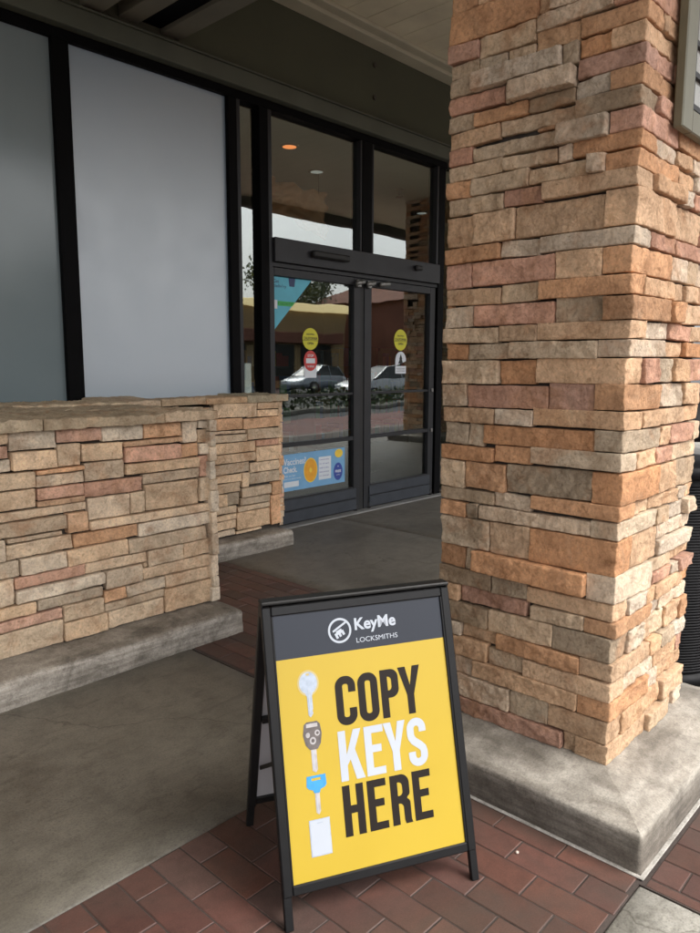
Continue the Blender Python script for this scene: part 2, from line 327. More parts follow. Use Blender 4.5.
RETURN_FACE = """3614 3878 1098 1160 t 0;3193 3516 1050 1160 t 0;3517 3613 1039 1160 t 0;3614 3870 1039 1098 t 0;3181 3467 956 1049 o 0;3467 3845 955 1039 o 0;3189 3500 926 955 c 0;3501 3865 867 955 t 0;3188 3501 865 925 g 0;3585 3818 814 866 r 0;3196 3585 779 864 t 0;3620 3856 693 813 t 0;3585 3620 694 813 t 0;3173 3585 707 779 g 0;3171 3529 624 706 g 0;3530 3840 611 693 t 0;3449 3529 506 624 t 0;3179 3448 561 623 t 0;3530 3838 521 611 g 0;3167 3434 482 561 g 0;3740 3837 414 520 o 0;3435 3739 429 506 g 0;3164 3304 384 482 t 0;3304 3421 385 482 k 0;3421 3724 368 429 g 0;3725 3834 174 414 o 0;3183 3401 322 384 t 0;3402 3725 322 367 t 0;3391 3725 180 322 t 0;3181 3390 276 321 t 0;3180 3390 203 275 t 0;"""

# ------------------------------------------------------------------ stones
TINT_COLUMN = {'t': (.66,.44,.275), 'o': (.62,.345,.187), 'g': (.58,.445,.31), 'c': (.67,.545,.415), 'r': (.58,.34,.245), 'k': (.42,.32,.22)}
TINT_BENCH = {'t': (.76,.565,.38), 'o': (.72,.445,.265), 'g': (.63,.485,.34), 'c': (.74,.61,.46), 'r': (.70,.42,.295), 'k': (.50,.39,.275)}
TINT = TINT_COLUMN
class Stones:
    def __init__(s): s.v = []; s.f = []; s.c = []
    def stone(s, size, frame, tint, seed, cell=.013, r=.0035, amp=.0048):
        """size (w,h,d) box; frame maps local (x across, y up, z out) to world"""
        w, h, d = size; o, ax, ay, az = frame
        nx = max(2, int(round(w/cell))); ny = max(2, int(round(h/cell))); nz = max(2, min(5, int(round(d/.02))))
        if isinstance(tint, str): base = TINT[tint]
        else: base = tint
        rnd = random.Random(seed)
        k = rnd.uniform(.84, 1.15); hue = rnd.uniform(-.05, .05)
        cc = (base[0]*k*(1+hue), base[1]*k, base[2]*k*(1-hue), 1)
        tx = rnd.uniform(-.02, .02); ty = rnd.uniform(-.05, .05); off = rnd.uniform(0, 100)
        tw = rnd.uniform(-.003, .003)
        def pt(x, y, z):
            q = Vector((min(max(x, -w/2+r), w/2-r), min(max(y, -h/2+r), h/2-r), min(z, d-r)))
            dv = Vector((x, y, z)) - q
            if dv.length > 1e-9:
                # chipped, uneven arris
                rr = r*(1 + .35*noise.noise(Vector((x*40+off, y*40, z*40))))
                p = q + dv.normalized()*min(dv.length, rr)
            else: p = q
            n1 = noise.noise_vector(Vector((p.x*16+off, p.y*22, p.z*16)))
            n2 = noise.noise_vector(Vector((p.x*48, p.y*60+off, p.z*48)))
            n3 = noise.noise(Vector((p.x*95+off*2, p.y*95, p.z*60)))
            rg = 1-abs(noise.noise(Vector((p.x*26+p.y*9, p.y*38+off, p.z*26))))*2.2   # split-face ridges
            n3 = n3*.8 + rg*.55
            fz = 1.0 if z > d-.012 else .45
            p = p + Vector((n1.x*.0022 + n2.x*.001, n1.y*.0018 + n2.y*.001, 0))
            p.z += fz*(n1.z*amp*1.1 + n2.z*amp*.8 + n3*amp*.42) + tx*p.x*fz + ty*p.y*fz
            p.y += tw*p.x/w*2
            return o + ax*p.x + ay*p.y + az*p.z
        e = r*1.15                       # keep the arris tight: a grid line just inside every edge
        gx = [-w/2] + [-w/2+e+(w-2*e)*i/nx for i in range(nx+1)] + [w/2]; nx += 2
        gy = [-h/2] + [-h/2+e+(h-2*e)*i/ny for i in range(ny+1)] + [h/2]; ny += 2
        gz = [(d-e)*i/nz for i in range(nz+1)] + [d]; nz += 1
        ids = {}
        def vid(i, j, k2):
            key = (i, j, k2)
            if key not in ids:
                ids[key] = len(s.v)
                s.v.append(pt(gx[i], gy[j], gz[k2])); s.c.append(cc)
            return ids[key]
        for i in range(nx):
            for j in range(ny): s.f.append((vid(i,j,nz), vid(i+1,j,nz), vid(i+1,j+1,nz), vid(i,j+1,nz)))
        for k2 in range(nz):
            for i in range(nx):
                s.f.append((vid(i,0,k2), vid(i+1,0,k2), vid(i+1,0,k2+1), vid(i,0,k2+1)))
                s.f.append((vid(i+1,ny,k2), vid(i,ny,k2), vid(i,ny,k2+1), vid(i+1,ny,k2+1)))
            for j in range(ny):
                s.f.append((vid(0,j+1,k2), vid(0,j,k2), vid(0,j,k2+1), vid(0,j+1,k2+1)))
                s.f.append((vid(nx,j,k2), vid(nx,j+1,k2), vid(nx,j+1,k2+1), vid(nx,j,k2+1)))
    def build(s, name, parent):
        me = bpy.data.meshes.new(name); me.from_pydata([tuple(v) for v in s.v], [], s.f)
        at = me.color_attributes.new('tint', 'FLOAT_COLOR', 'POINT')
        buf = [x for c in s.c for x in c]; at.data.foreach_set('color', buf)
        me.polygons.foreach_set('use_smooth', [True]*len(me.polygons))
        me.materials.append(M['stone']); me.update()
        o = bpy.data.objects.new(name, me); link(o, parent); return o

def parse(t):
    out = []
    for it in t.strip().split(';'):
        a = it.split()
        if a: out.append([int(a[0])/1000, int(a[1])/1000, int(a[2])/1000, int(a[3])/1000, a[4], int(a[5])/1000])
    return out
def fill_gaps(L, u0, u1, z0, z1, mn=.022, seed=1):
    """fill whatever area the list leaves open with small filler stones"""
    rnd = random.Random(seed); g = .01
    nu = int((u1-u0)/g); nz = int((z1-z0)/g)
    occ = [[False]*nz for _ in range(nu)]
    for s in L:
        for i in range(max(0, int((s[0]-u0)/g+.4)), min(nu, int((s[1]-u0)/g+.6))):
            for j in range(max(0, int((s[2]-z0)/g+.4)), min(nz, int((s[3]-z0)/g+.6))): occ[i][j] = True
    out = []
    for j in range(nz):
        for i in range(nu):
            if occ[i][j]: continue
            w = 0
            while i+w < nu and not occ[i+w][j] and w*g < .26: w += 1
            h = 0; mh = rnd.choice((.05,.06,.07,.09))
            while j+h < nz and h*g < mh and all(not occ[k][j+h] for k in range(i, i+w)): h += 1
            for a in range(i, i+w):
                for b in range(j, j+h): occ[a][b] = True
            if w*g > mn and h*g > mn:
                out.append([u0+i*g+.002, u0+(i+w)*g-.002, z0+j*g+.002, z0+(j+h)*g-.002, rnd.choice('tgtcog'), 0])
    return out
def random_face(u0, u1, z0, z1, seed):
    """ledgestone coursing for faces the photo does not show in full"""
    rnd = random.Random(seed); out = []; z = z0
    while z < z1-.03:
        h = rnd.choice((.05,.055,.065,.075,.09,.10)); 
        if z+h > z1-.03: h = z1-z
        u = u0
        while u < u1-.02:
            w = rnd.uniform(.10, .34)
            if u+w > u1-.07: w = u1-u
            if h > .08 and rnd.random() < .35:
                k = h*rnd.uniform(.4, .6)
                out.append([u+.0015, u+w-.0015, z+.0015, z+k-.0015, rnd.choice('tgctork'), 0]); out.append([u+.0015, u+w-.0015, z+k+.0015, z+h-.0015, rnd.choice('tgctoc'), 0])
            else: out.append([u+.0015, u+w-.0015, z+.0015, z+h-.0015, rnd.choice('ttggccoork'), rnd.choice((0,0,0,0,.012))])
            u += w
        z += h
    return out
X_, Y_, Z_ = Vector((1,0,0)), Vector((0,1,0)), Vector((0,0,1))
def lay(S, L, axis, plane, out, depth=.05, seed=0, cell=.013, d_in=None, gap=.003):
    """axis 'Y': face at x=plane running along Y, axis 'X': face at y=plane running along X; out=+1/-1 outward direction"""
    rnd = random.Random(seed)
    for i, (a, b, z0, z1, c, pr) in enumerate(L):
        w = b-a-gap; h = z1-z0-gap*1.1
        if w < .01 or h < .008: continue
        d = depth + pr + rnd.uniform(-.011, .011)
        if axis == 'Y': az = X_*out; ax = Z_.cross(az); o = Vector((plane - out*depth, (a+b)/2, (z0+z1)/2))
        else: az = Y_*out; ax = Z_.cross(az); o = Vector(((a+b)/2, plane - out*depth, (z0+z1)/2))
        S.stone((w, h, d), (o, ax, Z_, az), c, seed*1000+i, cell, rnd.uniform(.002,.0045), rnd.uniform(.004,.007))

# =================================================================== COLUMN
CX, CY0, CY1, CXE = 2.16, .88, 1.545, 2.83      # left face plane, street-side corner, far edge, right edge
CTOP = 4.42
colm = empty('stone_column', (2.5, 1.2, 0))
tag(colm, 'tall square pillar clad in tan, rust and grey ledgestone on a raised concrete base', 'column')
colm_i = colm.matrix_basis.inverted()
def under(o, root):
    if o.parent is not root: return o      # a sub-part: its parent already carries the offset
    o.matrix_parent_inverse = Matrix.Translation(-root.location); return o
L = parse(COLUMN_FACE)
corner = []; face = []
for s in L:
    if s[1] > 1.50: s[1] = CY1 + random.Random(int(s[2]*1e4)).uniform(-.006, .008)
    if s[0] < .93: s[0] = CY0; corner.append(s)
    else: face.append(s)
ztop = max(s[3] for s in L)
S = Stones()
# fix corner stones to be contiguous
corner.sort(key=lambda s: s[2])
for a_, b_ in zip(corner, corner[1:]):
    if abs(b_[2]-a_[3]) < .03: m_ = (a_[3]+b_[2])/2; a_[3] = m_-.0015; b_[2] = m_+.0015
face += fill_gaps(face+corner, CY0+.30, CY1, .17, ztop-.03, seed=3)
lay(S, face, 'Y', CX, -1, .05, 1, .0088)
# quoin stones wrap the corner: long on one face, short on the other
ret = []; z = corner[-1][3]; k = len(corner)
while z < CTOP-.05:
    h = random.choice((.055,.065,.08,.10)); corner.append([CY0, CY0+(.10 if k % 2 else .31), z+.002, min(CTOP, z+h)-.002, random.choice('togct'), 0]); z += h; k += 1
for i, (a, b, z0, z1, c, pr) in enumerate(corner):
    ra = b-a; rb = .30 if ra < .16 else .11
    rb += random.Random(i).uniform(-.015, .02); pb = random.Random(i+50).uniform(-.004, .008); pa = random.Random(i+90).uniform(-.003, .007)
    w = rb; d = ra
    # built as a box whose outward (local z) side is the street face; the left side is finely cut as well
    tn = {'o':'t'}.get(c, c) if i % 3 else c
    S.stone((w+pa, z1-z0, d+pb), (Vector((CX-pa+(w+pa)/2, CY0-pb+d+pb, (z0+z1)/2)), X_, Z_, -Y_), c, 7000+i, .009)
    ret.append([CX, CX+rb, z0, z1, c, 0])
# street-side face: courses follow the quoins
rnd = random.Random(5); B = []
for i, s in enumerate(ret):
    u = s[1]+.003; z0, z1 = s[2], s[3]
    while u < CXE-.03:
        w = rnd.uniform(.07, .27)
        if u+w > CXE-.06: w = CXE-u+rnd.uniform(-.008,.008)
        c = rnd.choice('cctttgcor')
        if z1-z0 > .085 and rnd.random() < .4:
            m = (z0+z1)/2 + rnd.uniform(-.01,.01)
            B.append([u, u+w-.004, z0, m-.0015, c, rnd.choice((0,.008))]); B.append([u, u+w-.004, m+.0015, z1, rnd.choice('ctgt'), 0])
        else: B.append([u, u+w-.004, z0, z1, c, rnd.choice((0,0,0,.004,.010))])
        u += w
lay(S, B, 'X', CY0, -1, .05, 2, .0088)
# upper part of left face, far and right faces
up = random_face(CY0+.31, CY1, ztop-.02, CTOP, 21)
lay(S, [s for s in up], 'Y', CX, -1, .05, 3)
lay(S, random_face(CX+.03, CXE, .17, CTOP, 22), 'X', CY1, 1, .05, 4, .022)
lay(S, random_face(CY0+.03, CY1, .17, CTOP, 23), 'Y', CXE, 1, .05, 5, .022)
under(S.build('stone_cladding', colm), colm)
m = MB(); m.box(CX+.026, CXE-.026, CY0+.026, CY1-.026, .12, CTOP); under(m.build('mortar_core', M['mortar'], colm), colm)

# raised concrete base: rounded, slightly sloped top
def swept_slab(name, prof, x0, x1, y0, y1, mat, parent, r=.03, seg=6, jitter=.003, step=.05, chips=None):
    """rectangular slab whose four sides follow prof [(inset, z)...]; corners rounded, edges a little uneven"""
    ring = []
    def corner_pts(cx, cy, a0):
        return [(cx, cy, a0 + math.pi/2*k/seg) for k in range(seg+1)]
    base = []
    for cx, cy, a0 in ((x1-r, y1-r, 0), (x0+r, y1-r, math.pi/2), (x0+r, y0+r, math.pi), (x1-r, y0+r, 1.5*math.pi)):
        base += corner_pts(cx, cy, a0)
    # densify
    pts = []
    for i in range(len(base)):
        a = base[i]; b = base[(i+1) % len(base)]
        pa = Vector((a[0]+r*math.cos(a[2]), a[1]+r*math.sin(a[2]))); pb = Vector((b[0]+r*math.cos(b[2]), b[1]+r*math.sin(b[2])))
        n = max(1, int((pb-pa).length/step))
        for k in range(n):
            t = k/n; pts.append((pa.lerp(pb, t), a[2] if (pb-pa).length > r*1.5 else a[2]+(b[2]-a[2])*t))
    vs = []; n = len(pts)
    for (ins, z) in prof:
        for p, a in pts:
            q = p - Vector((math.cos(a), math.sin(a)))*ins
            q = Vector((min(max(q.x, x0+ins), x1-ins), min(max(q.y, y0+ins), y1-ins)))
            nn = noise.noise_vector(Vector((q.x*7, q.y*7, z*9+ins*5))); n2 = noise.noise_vector(Vector((q.x*30, q.y*30, z*30)))
            vs.append((q.x+nn.x*jitter+n2.x*jitter*.5, q.y+nn.y*jitter+n2.y*jitter*.5, z+(nn.z*jitter*.6 if z > .01 else 0)))
    fs = []
    for j in range(len(prof)-1):
        for i in range(n): fs.append((j*n+i, j*n+(i+1) % n, (j+1)*n+(i+1) % n, (j+1)*n+i))
    fs.append([(len(prof)-1)*n+i for i in range(n)])
    b = MB(); b.add(vs, fs, True); o = b.build(name, mat, parent)
    return o
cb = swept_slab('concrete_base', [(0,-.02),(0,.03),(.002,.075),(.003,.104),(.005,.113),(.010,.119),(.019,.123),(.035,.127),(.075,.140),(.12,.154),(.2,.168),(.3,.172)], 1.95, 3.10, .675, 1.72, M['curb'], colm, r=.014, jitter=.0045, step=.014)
under(cb, colm)
ck = MB(); ck.box(1.937, 1.951, .666, 1.735, 0, .005, .002); ck.box(1.937, 3.12, .662, .676, 0, .0055, .002)
under(ck.build('caulk_line', M['caulk'], colm), colm)

# framed glass box fixed to the street side of the column
lb = empty('wall_lantern', (2.66, .83, 2.16))
tag(lb, 'sage green framed glazed lantern with dark grid bars fixed high on the pillar side', 'lantern')
M['sage'] = plain('sage_painted_metal', (.125,.118,.075), .5, 0, .08, 12)
M['opal'] = plain('opal_lantern_glass', (.30,.30,.27), .25, 0, .15, 4)
def addl(name, fn, mat):
    b = MB(); fn(b); return under(b.build(name, mat, lb), lb)
LX0, LX1, LZ0, LZ1, LY = 2.36, 2.98, 2.16, 3.0, .835
def fr(b):
    b.box(LX0, LX0+.085, LY, LY+.03, LZ0, LZ1, .004); b.box(LX1-.085, LX1, LY, LY+.03, LZ0, LZ1, .004)
    b.box(LX0+.085, LX1-.085, LY+.001, LY+.03, LZ0, LZ0+.07, .004); b.box(LX0+.085, LX1-.085, LY+.001, LY+.03, LZ1-.07, LZ1, .004)
addl('frame', fr, M['sage'])
def bars(b):
    x0, x1, z0, z1 = LX0+.087, LX1-.087, LZ0+.072, LZ1-.072
    b.box(x0, x0+.022, LY+.008, LY+.024, z0, z1); b.box(x1-.022, x1, LY+.008, LY+.024, z0, z1)
    for z in (z0+.005, z0+.10, z0+.19, z0+.42, z1-.14, z1-.02): b.box(x0+.022, x1-.022, LY+.009, LY+.023, z, z+.016)
    b.box((x0+x1)/2-.008, (x0+x1)/2+.008, LY+.0075, LY+.0245, z0, z1)
addl('grid_bars', bars, M['black'])
addl('glass_pane', lambda b: b.box(LX0+.086, LX1-.086, LY+.020, LY+.0265, LZ0+.071, LZ1-.071), M['opal'])
addl('bracket', lambda b: b.box(LX0+.12, LX1-.12, LY+.03, CY0+.01, LZ0+.1, LZ1-.1), M['black'])

# =================================================================== STONE BENCH WALLS
TINT = TINT_BENCH
bw = empty('stone_bench_wall', (.5, 3.9, 0))
tag(bw, 'long low ledgestone wall with slab cap under the frosted shop windows', 'low wall')
S = Stones(); WX1 = 2.345
L = [s for s in parse(BENCH_FACE) if s[1] > 1.1]
left_edge = 1.05
for s in L: s[0] = max(s[0], left_edge)
L += fill_gaps(L, left_edge, 2.27, .15, 1.155, seed=4)
L += [s for s in random_face(-3.0, left_edge, .15, 1.15, 31)]
S2L = []
lay(S, L, 'X', 3.2, -1, .05, 11, .0115, gap=.0062)
# end (quoins of grey stone) facing the entry
rnd = random.Random(8); z = .15; k = 0
while z < 1.13:
    h = rnd.choice((.06,.08,.10,.12)); h = min(h, 1.155-z)
    w = rnd.choice((.035,.05,.045)); 
    S.stone((w, h-.003, .20+rnd.uniform(0,.012)), (Vector((2.31+w/2+rnd.uniform(-.008,.010), 3.215+.165, z+h/2)), X_, Z_, -Y_), rnd.choice('ccgc'), 900+k, .013)
    z += h; k += 1
lay(S, random_face(3.25, 4.27, .15, 1.15, 33), 'Y', 2.335, 1, .04, 12, .022)
under(S.build('stone_cladding', bw), bw)
m = MB(); m.box(-3.0, 2.31, 3.236, 4.66, 0, 1.14); under(m.build('wall_core', M['mortar'], bw), bw)
# cap slabs
S = Stones(); rnd = random.Random(14); k = 0
caps = [(-3.0,-2.1),(-2.1,-1.3),(-1.3,-.5),(-.5,.35),(.35,1.42),(1.42,2.04),(2.04,2.37)]
ys = [(3.165,3.55),(3.55,4.0),(4.0,4.35),(4.35,4.69)]
for j, (ya, yb) in enumerate(ys):
    u = -3.0
    row = caps if j == 0 else None
    if row is None:
        row = []; u = -3.0
        while u < 2.33:
            w = rnd.uniform(.35,.9); e = min(2.345, u+w)
            if 2.345-e < .2: e = 2.345
            row.append((u, e)); u = e
    for (a, b) in row:
        hh = .050 + (rnd.uniform(-.003,.004)) + (rnd.uniform(.004,.018) if (j > 1 and rnd.random() < .45) else 0)
        S.stone((b-a-.004, yb-ya-.004, hh), (Vector(((a+b)/2, (ya+yb)/2, 1.155)), X_, Y_, Z_), (.64,.49,.335) if rnd.random() < .6 else (.54,.44,.31), 500+k, .022, .006, .009); k += 1
under(S.build('cap_slabs', bw), bw)
def footing(name, parent, x0, x1, y0, y1, seed, h=.15):
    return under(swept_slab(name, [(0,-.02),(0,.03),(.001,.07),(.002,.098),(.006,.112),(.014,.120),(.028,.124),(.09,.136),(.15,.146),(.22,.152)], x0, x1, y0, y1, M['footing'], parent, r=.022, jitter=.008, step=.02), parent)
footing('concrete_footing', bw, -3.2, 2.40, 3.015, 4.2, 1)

rw = empty('stone_return_wall', (3.2, 4.5, 0))
tag(rw, 'short low ledgestone wall set back beside the glass entry doors', 'low wall')
S = Stones()
L = [s for s in parse(RETURN_FACE)]
L += fill_gaps(L, 3.12, 3.875, .15, 1.16, seed=6)
L += random_face(2.36, 3.12, .15, 1.15, 35)
lay(S, L, 'X', 4.33, -1, .05, 13, .014, gap=.0065)
lay(S, random_face(4.33, 4.68, .15, 1.15, 36), 'Y', 3.875, 1, .045, 14, .016)
under(S.build('stone_cladding', rw), rw)
m = MB(); m.box(2.36, 3.845, 4.356, 4.69, 0, 1.14); under(m.build('wall_core', M['mortar'], rw), rw)
S = Stones(); rnd = random.Random(77)
for k, (a, b, t) in enumerate([(2.37,2.75,(.52,.40,.28)),(2.75,3.12,(.56,.43,.29)),(3.12,3.50,(.60,.41,.25)),(3.50,3.915,(.48,.41,.29))]):
    S.stone((b-a-.004, .385, .045+rnd.uniform(-.006,.012)), (Vector(((a+b)/2, 4.50, 1.158)), X_, Y_, Z_), t, 600+k, .022, .008, .005)
under(S.build('cap_slabs', rw), rw)
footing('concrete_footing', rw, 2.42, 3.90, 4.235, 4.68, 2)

# =================================================================== PAVING (setting)
def slab(name, x0, x1, y0, y1, mat, seed=0, z=0.0):
    """concrete slab with worn, slightly uneven arris"""
    st = .05; e = .006
    nx = max(2, int((x1-x0)/.12)); ny = max(2, int((y1-y0)/.12))
    b = MB(); vs = []
    xs = [x0, x0+e] + [x0+(x1-x0)*i/nx for i in range(1, nx)] + [x1-e, x1]
    ys = [y0, y0+e] + [y0+(y1-y0)*i/ny for i in range(1, ny)] + [y1-e, y1]
    for i, x in enumerate(xs):
        for j, y in enumerate(ys):
            edge = i in (0, len(xs)-1) or j in (0, len(ys)-1)
            n = noise.noise_vector(Vector((x*6, y*6, seed)))
            vs.append((x+(n.x*.004 if edge or i in (1,len(xs)-2) else 0), y+(n.y*.004 if edge or j in (1,len(ys)-2) else 0), z + noise.noise(Vector((x*.9, y*.9, seed)))*.0015 - (.007 if edge else 0)))
    m = len(ys)
    fs = [(i*m+j, (i+1)*m+j, (i+1)*m+j+1, i*m+j+1) for i in range(len(xs)-1) for j in range(m-1)]
    b.add(vs, fs, True)
    # skirts
    bd = [i*m for i in range(len(xs))] + [(len(xs)-1)*m+j for j in range(1, m)] + [i*m+m-1 for i in range(len(xs)-2, -1, -1)] + [j for j in range(m-2, 0, -1)]
    sk = [vs[i] for i in bd]; n = len(bd)
    b.add(sk + [(v[0], v[1], z-.12) for v in sk], [(i, (i+1) % n, n+(i+1) % n, n+i) for i in range(n)])
    return tag(b.build(name, mat), kind='structure')
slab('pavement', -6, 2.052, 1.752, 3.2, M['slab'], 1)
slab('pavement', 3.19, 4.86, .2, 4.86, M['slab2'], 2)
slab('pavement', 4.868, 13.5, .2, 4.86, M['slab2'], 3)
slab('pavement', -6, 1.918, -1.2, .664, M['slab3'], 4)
def pavers(name, regions, seed):
    rnd = random.Random(seed); v = []; f = []; c = []
    W, Ln, g = .105, .2135, .0045
    for (x0, x1, y0, y1) in regions:
        i = math.floor((x0-1.65)/W)
        while 1.65+i*W < x1:
            a = 1.65+i*W; j = math.floor((y0-.786)/Ln)-1
            while True:
                p = .786 + j*Ln + (Ln/2 if i % 2 == 0 else 0)
                if p > y1: break
                xa, xb, ya, yb = max(a+g/2, x0), min(a+W-g/2, x1), max(p+g/2, y0), min(p+Ln-g/2, y1)
                if xb-xa > .012 and yb-ya > .012:
                    z = rnd.uniform(-.0012, .0008); e = .002; t1, t2 = rnd.uniform(-.006,.006), rnd.uniform(-.004,.004)
                    k = rnd.uniform(.66, 1.22); h = rnd.uniform(-.10, .10)
                    cc = (.102*k*(1+h*.4), .043*k, .031*k*(1-h), 1)
                    if rnd.random() < .12: cc = (.10*k, .055*k, .045*k, 1)
                    b = len(v); xm = (xa+xb)/2; ym = (ya+yb)/2
                    for (d, dz) in ((0, -.02), (0, -.0022), (e, 0)):
                        for (px, py) in ((xa+d, ya+d), (xb-d, ya+d), (xb-d, yb-d), (xa+d, yb-d)):
                            q = noise.noise_vector(Vector((px*60, py*60, 1)))
                            v.append((px+q.x*.0012, py+q.y*.0012, z+dz+(px-xm)*t1+(py-ym)*t2)); c.append(cc)
                    for r_ in (0, 4):
                        for k2 in range(4): f.append((b+r_+k2, b+r_+(k2+1) % 4, b+r_+4+(k2+1) % 4, b+r_+4+k2))
                    f.append((b+8, b+9, b+10, b+11))
                j += 1
            i += 1
    me = bpy.data.meshes.new(name); me.from_pydata(v, [], f)
    at = me.color_attributes.new('tint', 'FLOAT_COLOR', 'POINT'); at.data.foreach_set('color', [x for q in c for x in q])
    me.materials.append(M['brick']); o = bpy.data.objects.new(name, me); link(o); return tag(o, kind='structure')
pavers('brick_pavement', [(-4, 3.186, .672, 1.746), (2.06, 3.186, 1.746, 4.6)], 3)
pavers('brick_pavement', [(1.926, 9, -1.2, .652)], 4)
b = MB(); b.box(-6, 3.187, .668, 1.748, -.12, -.0026); b.box(2.056, 3.187, 1.748, 4.6, -.12, -.0027); b.box(1.922, 13.5, -1.2, .668, -.12, -.0025)
tag(b.build('mortar_bed', M['bed']), kind='structure')
b = MB(); b.box(-60, 90, -1.42, -1.205, -.15, -.001, .02); tag(b.build('kerb', M['slab3']), kind='structure')
b = MB(); b.add([(-300,-300,-.17),(300,-300,-.17),(300,300,-.17),(-300,300,-.17)], [(0,1,2,3)]); tag(b.build('ground', M['asphalt']), kind='structure')
b = MB(); b.add([(-60,-6.2,-.162),(90,-6.2,-.162),(90,-1.42,-.162),(-60,-1.42,-.162)], [(0,1,2,3)]); tag(b.build('road', M['redroad']), kind='structure')
b = MB(); b.box(13.5, 60, -1.2, 4.8, -.12, 0); b.box(-60, -6, -1.2, 4.8, -.12, 0); tag(b.build('pavement', M['slab3']), kind='structure')
# pebble lying on the pavers
pb = MB(); vs = []
for i in range(7):
    th = math.pi*i/6
    for k in range(10):
        ph = 2*math.pi*k/10; q = noise.noise(Vector((i*.7, k*.9, 2)))*.0012
        vs.append(((.006+q)*math.sin(th)*math.cos(ph), (.005+q)*math.sin(th)*math.sin(ph), (.0035+q*.5)*math.cos(th)+.003))
pb.add(vs, [(i*10+k, i*10+(k+1)%10, (i+1)*10+(k+1)%10, (i+1)*10+k) for i in range(6) for k in range(10)], True)
o = pb.build('pebble', plain('pale_pebble', (.5,.42,.36), .7, 0, .1)); o.location = (1.80, .985, 0)
tag(o, 'tiny pale pebble lying on the red brick pavers near the column base', 'pebble')

# =================================================================== SHOP BUILDING
FY = 4.74       # outer face of the frames
shop = empty('shop_building', (3.0, 5.0, 0))
tag(shop, 'dark olive shopfront with frosted windows, black frames and boarded soffit', 'building')
def part(name, mat, fn, root=shop, parent=None, bevel=0):
    b = MB(); fn(b); return under(b.build(name, mat, parent or root, bevel), root)
def wallf(b):
    b.box(-6, 14, 4.76, 5.0, 3.70, 4.44)                      # bulkhead above the glazing
    b.box(-6, -3.0, 4.76, 5.0, -.1, 3.70); b.box(6.95, 14, 4.76, 5.0, -.1, 3.70)
    b.box(-6, 14, 5.0, 5.2, 3.66, 5.4)
part('wall', M['wallp'], wallf)
def ledgef(b):
    b.box(-6, 14, 4.66, 4.90, 3.565, 3.69, .004); b.box(-6, 14, 4.645, 4.76, 3.692, 3.704, .002)
part('flashing_ledge', M['ledge'], ledgef)
part('ceiling_corner_trim', M['sofftrim'], lambda b: (b.box(-6, 14, 4.60, 4.758, 4.345, 4.41, .006), b.box(-6, 14, 4.50, 4.60, 4.375, 4.41, .006)))
def soff(b):
    x = -6.0
    while x < 14:
        b.box(x, x+.235, -1.0, 4.76, 4.412, 4.435, .004); x += .240
part('soffit', M['soffit'], soff)
part('roof', M['fascia'], lambda b: (b.box(-6, 14, -1.25, 5.0, 4.44, 5.3), b.box(-6, 14, -1.15, -.92, 4.25, 4.44, .01)))
M['beam'] = plain('soffit_beam_paint', (.15,.145,.11), .8, 0, .1, 3)
part('soffit_beam', M['beam'], lambda b: b.box(2.80, 2.95, 3.0, 4.755, 3.775, 4.41, .004))
part('soffit_beam', M['beam'], lambda b: b.box(3.13, 3.29, 3.0, 4.757, 3.77, 4.41, .004))
part('soffit_beam', M['beam'], lambda b: b.box(2.52, 2.66, 3.6, 4.753, 3.74, 4.41, .004))
part('beam_gap_shade', M['black_alu'], lambda b: b.box(2.953, 3.127, 3.0, 4.75, 3.80, 4.40))  # black filler stands in for the shade in the gap between the beams
for z in (3.925, 4.21):
    part('wall_bolt', M['fascia'], lambda b: b.disc((5.44, 4.759, z), .022, X_, Z_, .018, 12))
# frames
def framef(b):
    b.box(-3.0, 6.60, FY-.005, 4.86, 3.50, 3.563)      # head
    for x0, x1 in ((-3.0,-2.9), (-.35,-.24), (2.31, 2.425), (3.70, 3.785), (4.015, 4.105), (6.475, 6.58)): b.box(x0, x1, FY-.004, 4.86, 0 if x0 > 4 else 1.0, 3.50, .003)
    b.box(5.26, 5.40, FY-.004, 4.86, 2.50, 3.50, .003)
part('window_frame', M['black_alu'], framef)
for bx_ in ((3.785, 3.82, .9, 3.50), (4.105, 4.145, 0, 3.50), (5.235, 5.258, 2.505, 3.50), (5.402, 5.425, 2.505, 3.50), (6.44, 6.473, 2.505, 3.50)):
    part('door_surround', M['bronze_alu'], lambda b: b.box(bx_[0], bx_[1], FY, 4.86, bx_[2], bx_[3], .002))
part('door_header', M['bronze_alu'], lambda b: (b.box(4.146, 6.474, FY-.03, 4.84, 2.30, 2.498, .004), b.box(4.146, 6.474, FY+.005, 4.82, 2.262, 2.298, .002)))
part('window_pane', M['frost2'], lambda b: b.box(-.24, 2.31, 4.775, 4.787, 1.0, 3.50))
part('window_pane', M['frost'], lambda b: b.box(2.425, 3.70, 4.775, 4.787, 1.0, 3.50))
part('window_pane', M['frost'], lambda b: b.box(-2.9, -.35, 4.775, 4.787, 1.0, 3.50))
part('side_light', M['glass'], lambda b: b.box(3.82, 4.015, 4.79, 4.791, 1.0, 3.50))
part('transom_pane', M['glass'], lambda b: b.box(4.145, 5.235, 4.79, 4.791, 2.50, 3.50))
part('transom_pane', M['glass'], lambda b: b.box(5.425, 6.44, 4.79, 4.791, 2.50, 3.50))
part('side_light', M['glass'], lambda b: b.box(6.58, 6.95, 4.79, 4.791, .1, 3.50))
part('motion_sensor', M['black'], lambda b: b.box(4.55, 5.02, FY-.085, FY-.031, 2.375, 2.43, .012))
part('motion_sensor', M['black'], lambda b: b.box(6.02, 6.12, FY-.075, FY-.031, 2.40, 2.45, .012))
part('threshold', plain('aluminium_threshold', (.30,.30,.29), .5, .4, .15, 8), lambda b: (b.box(4.02, 6.6, 4.66, 4.90, .001, .014, .004)))
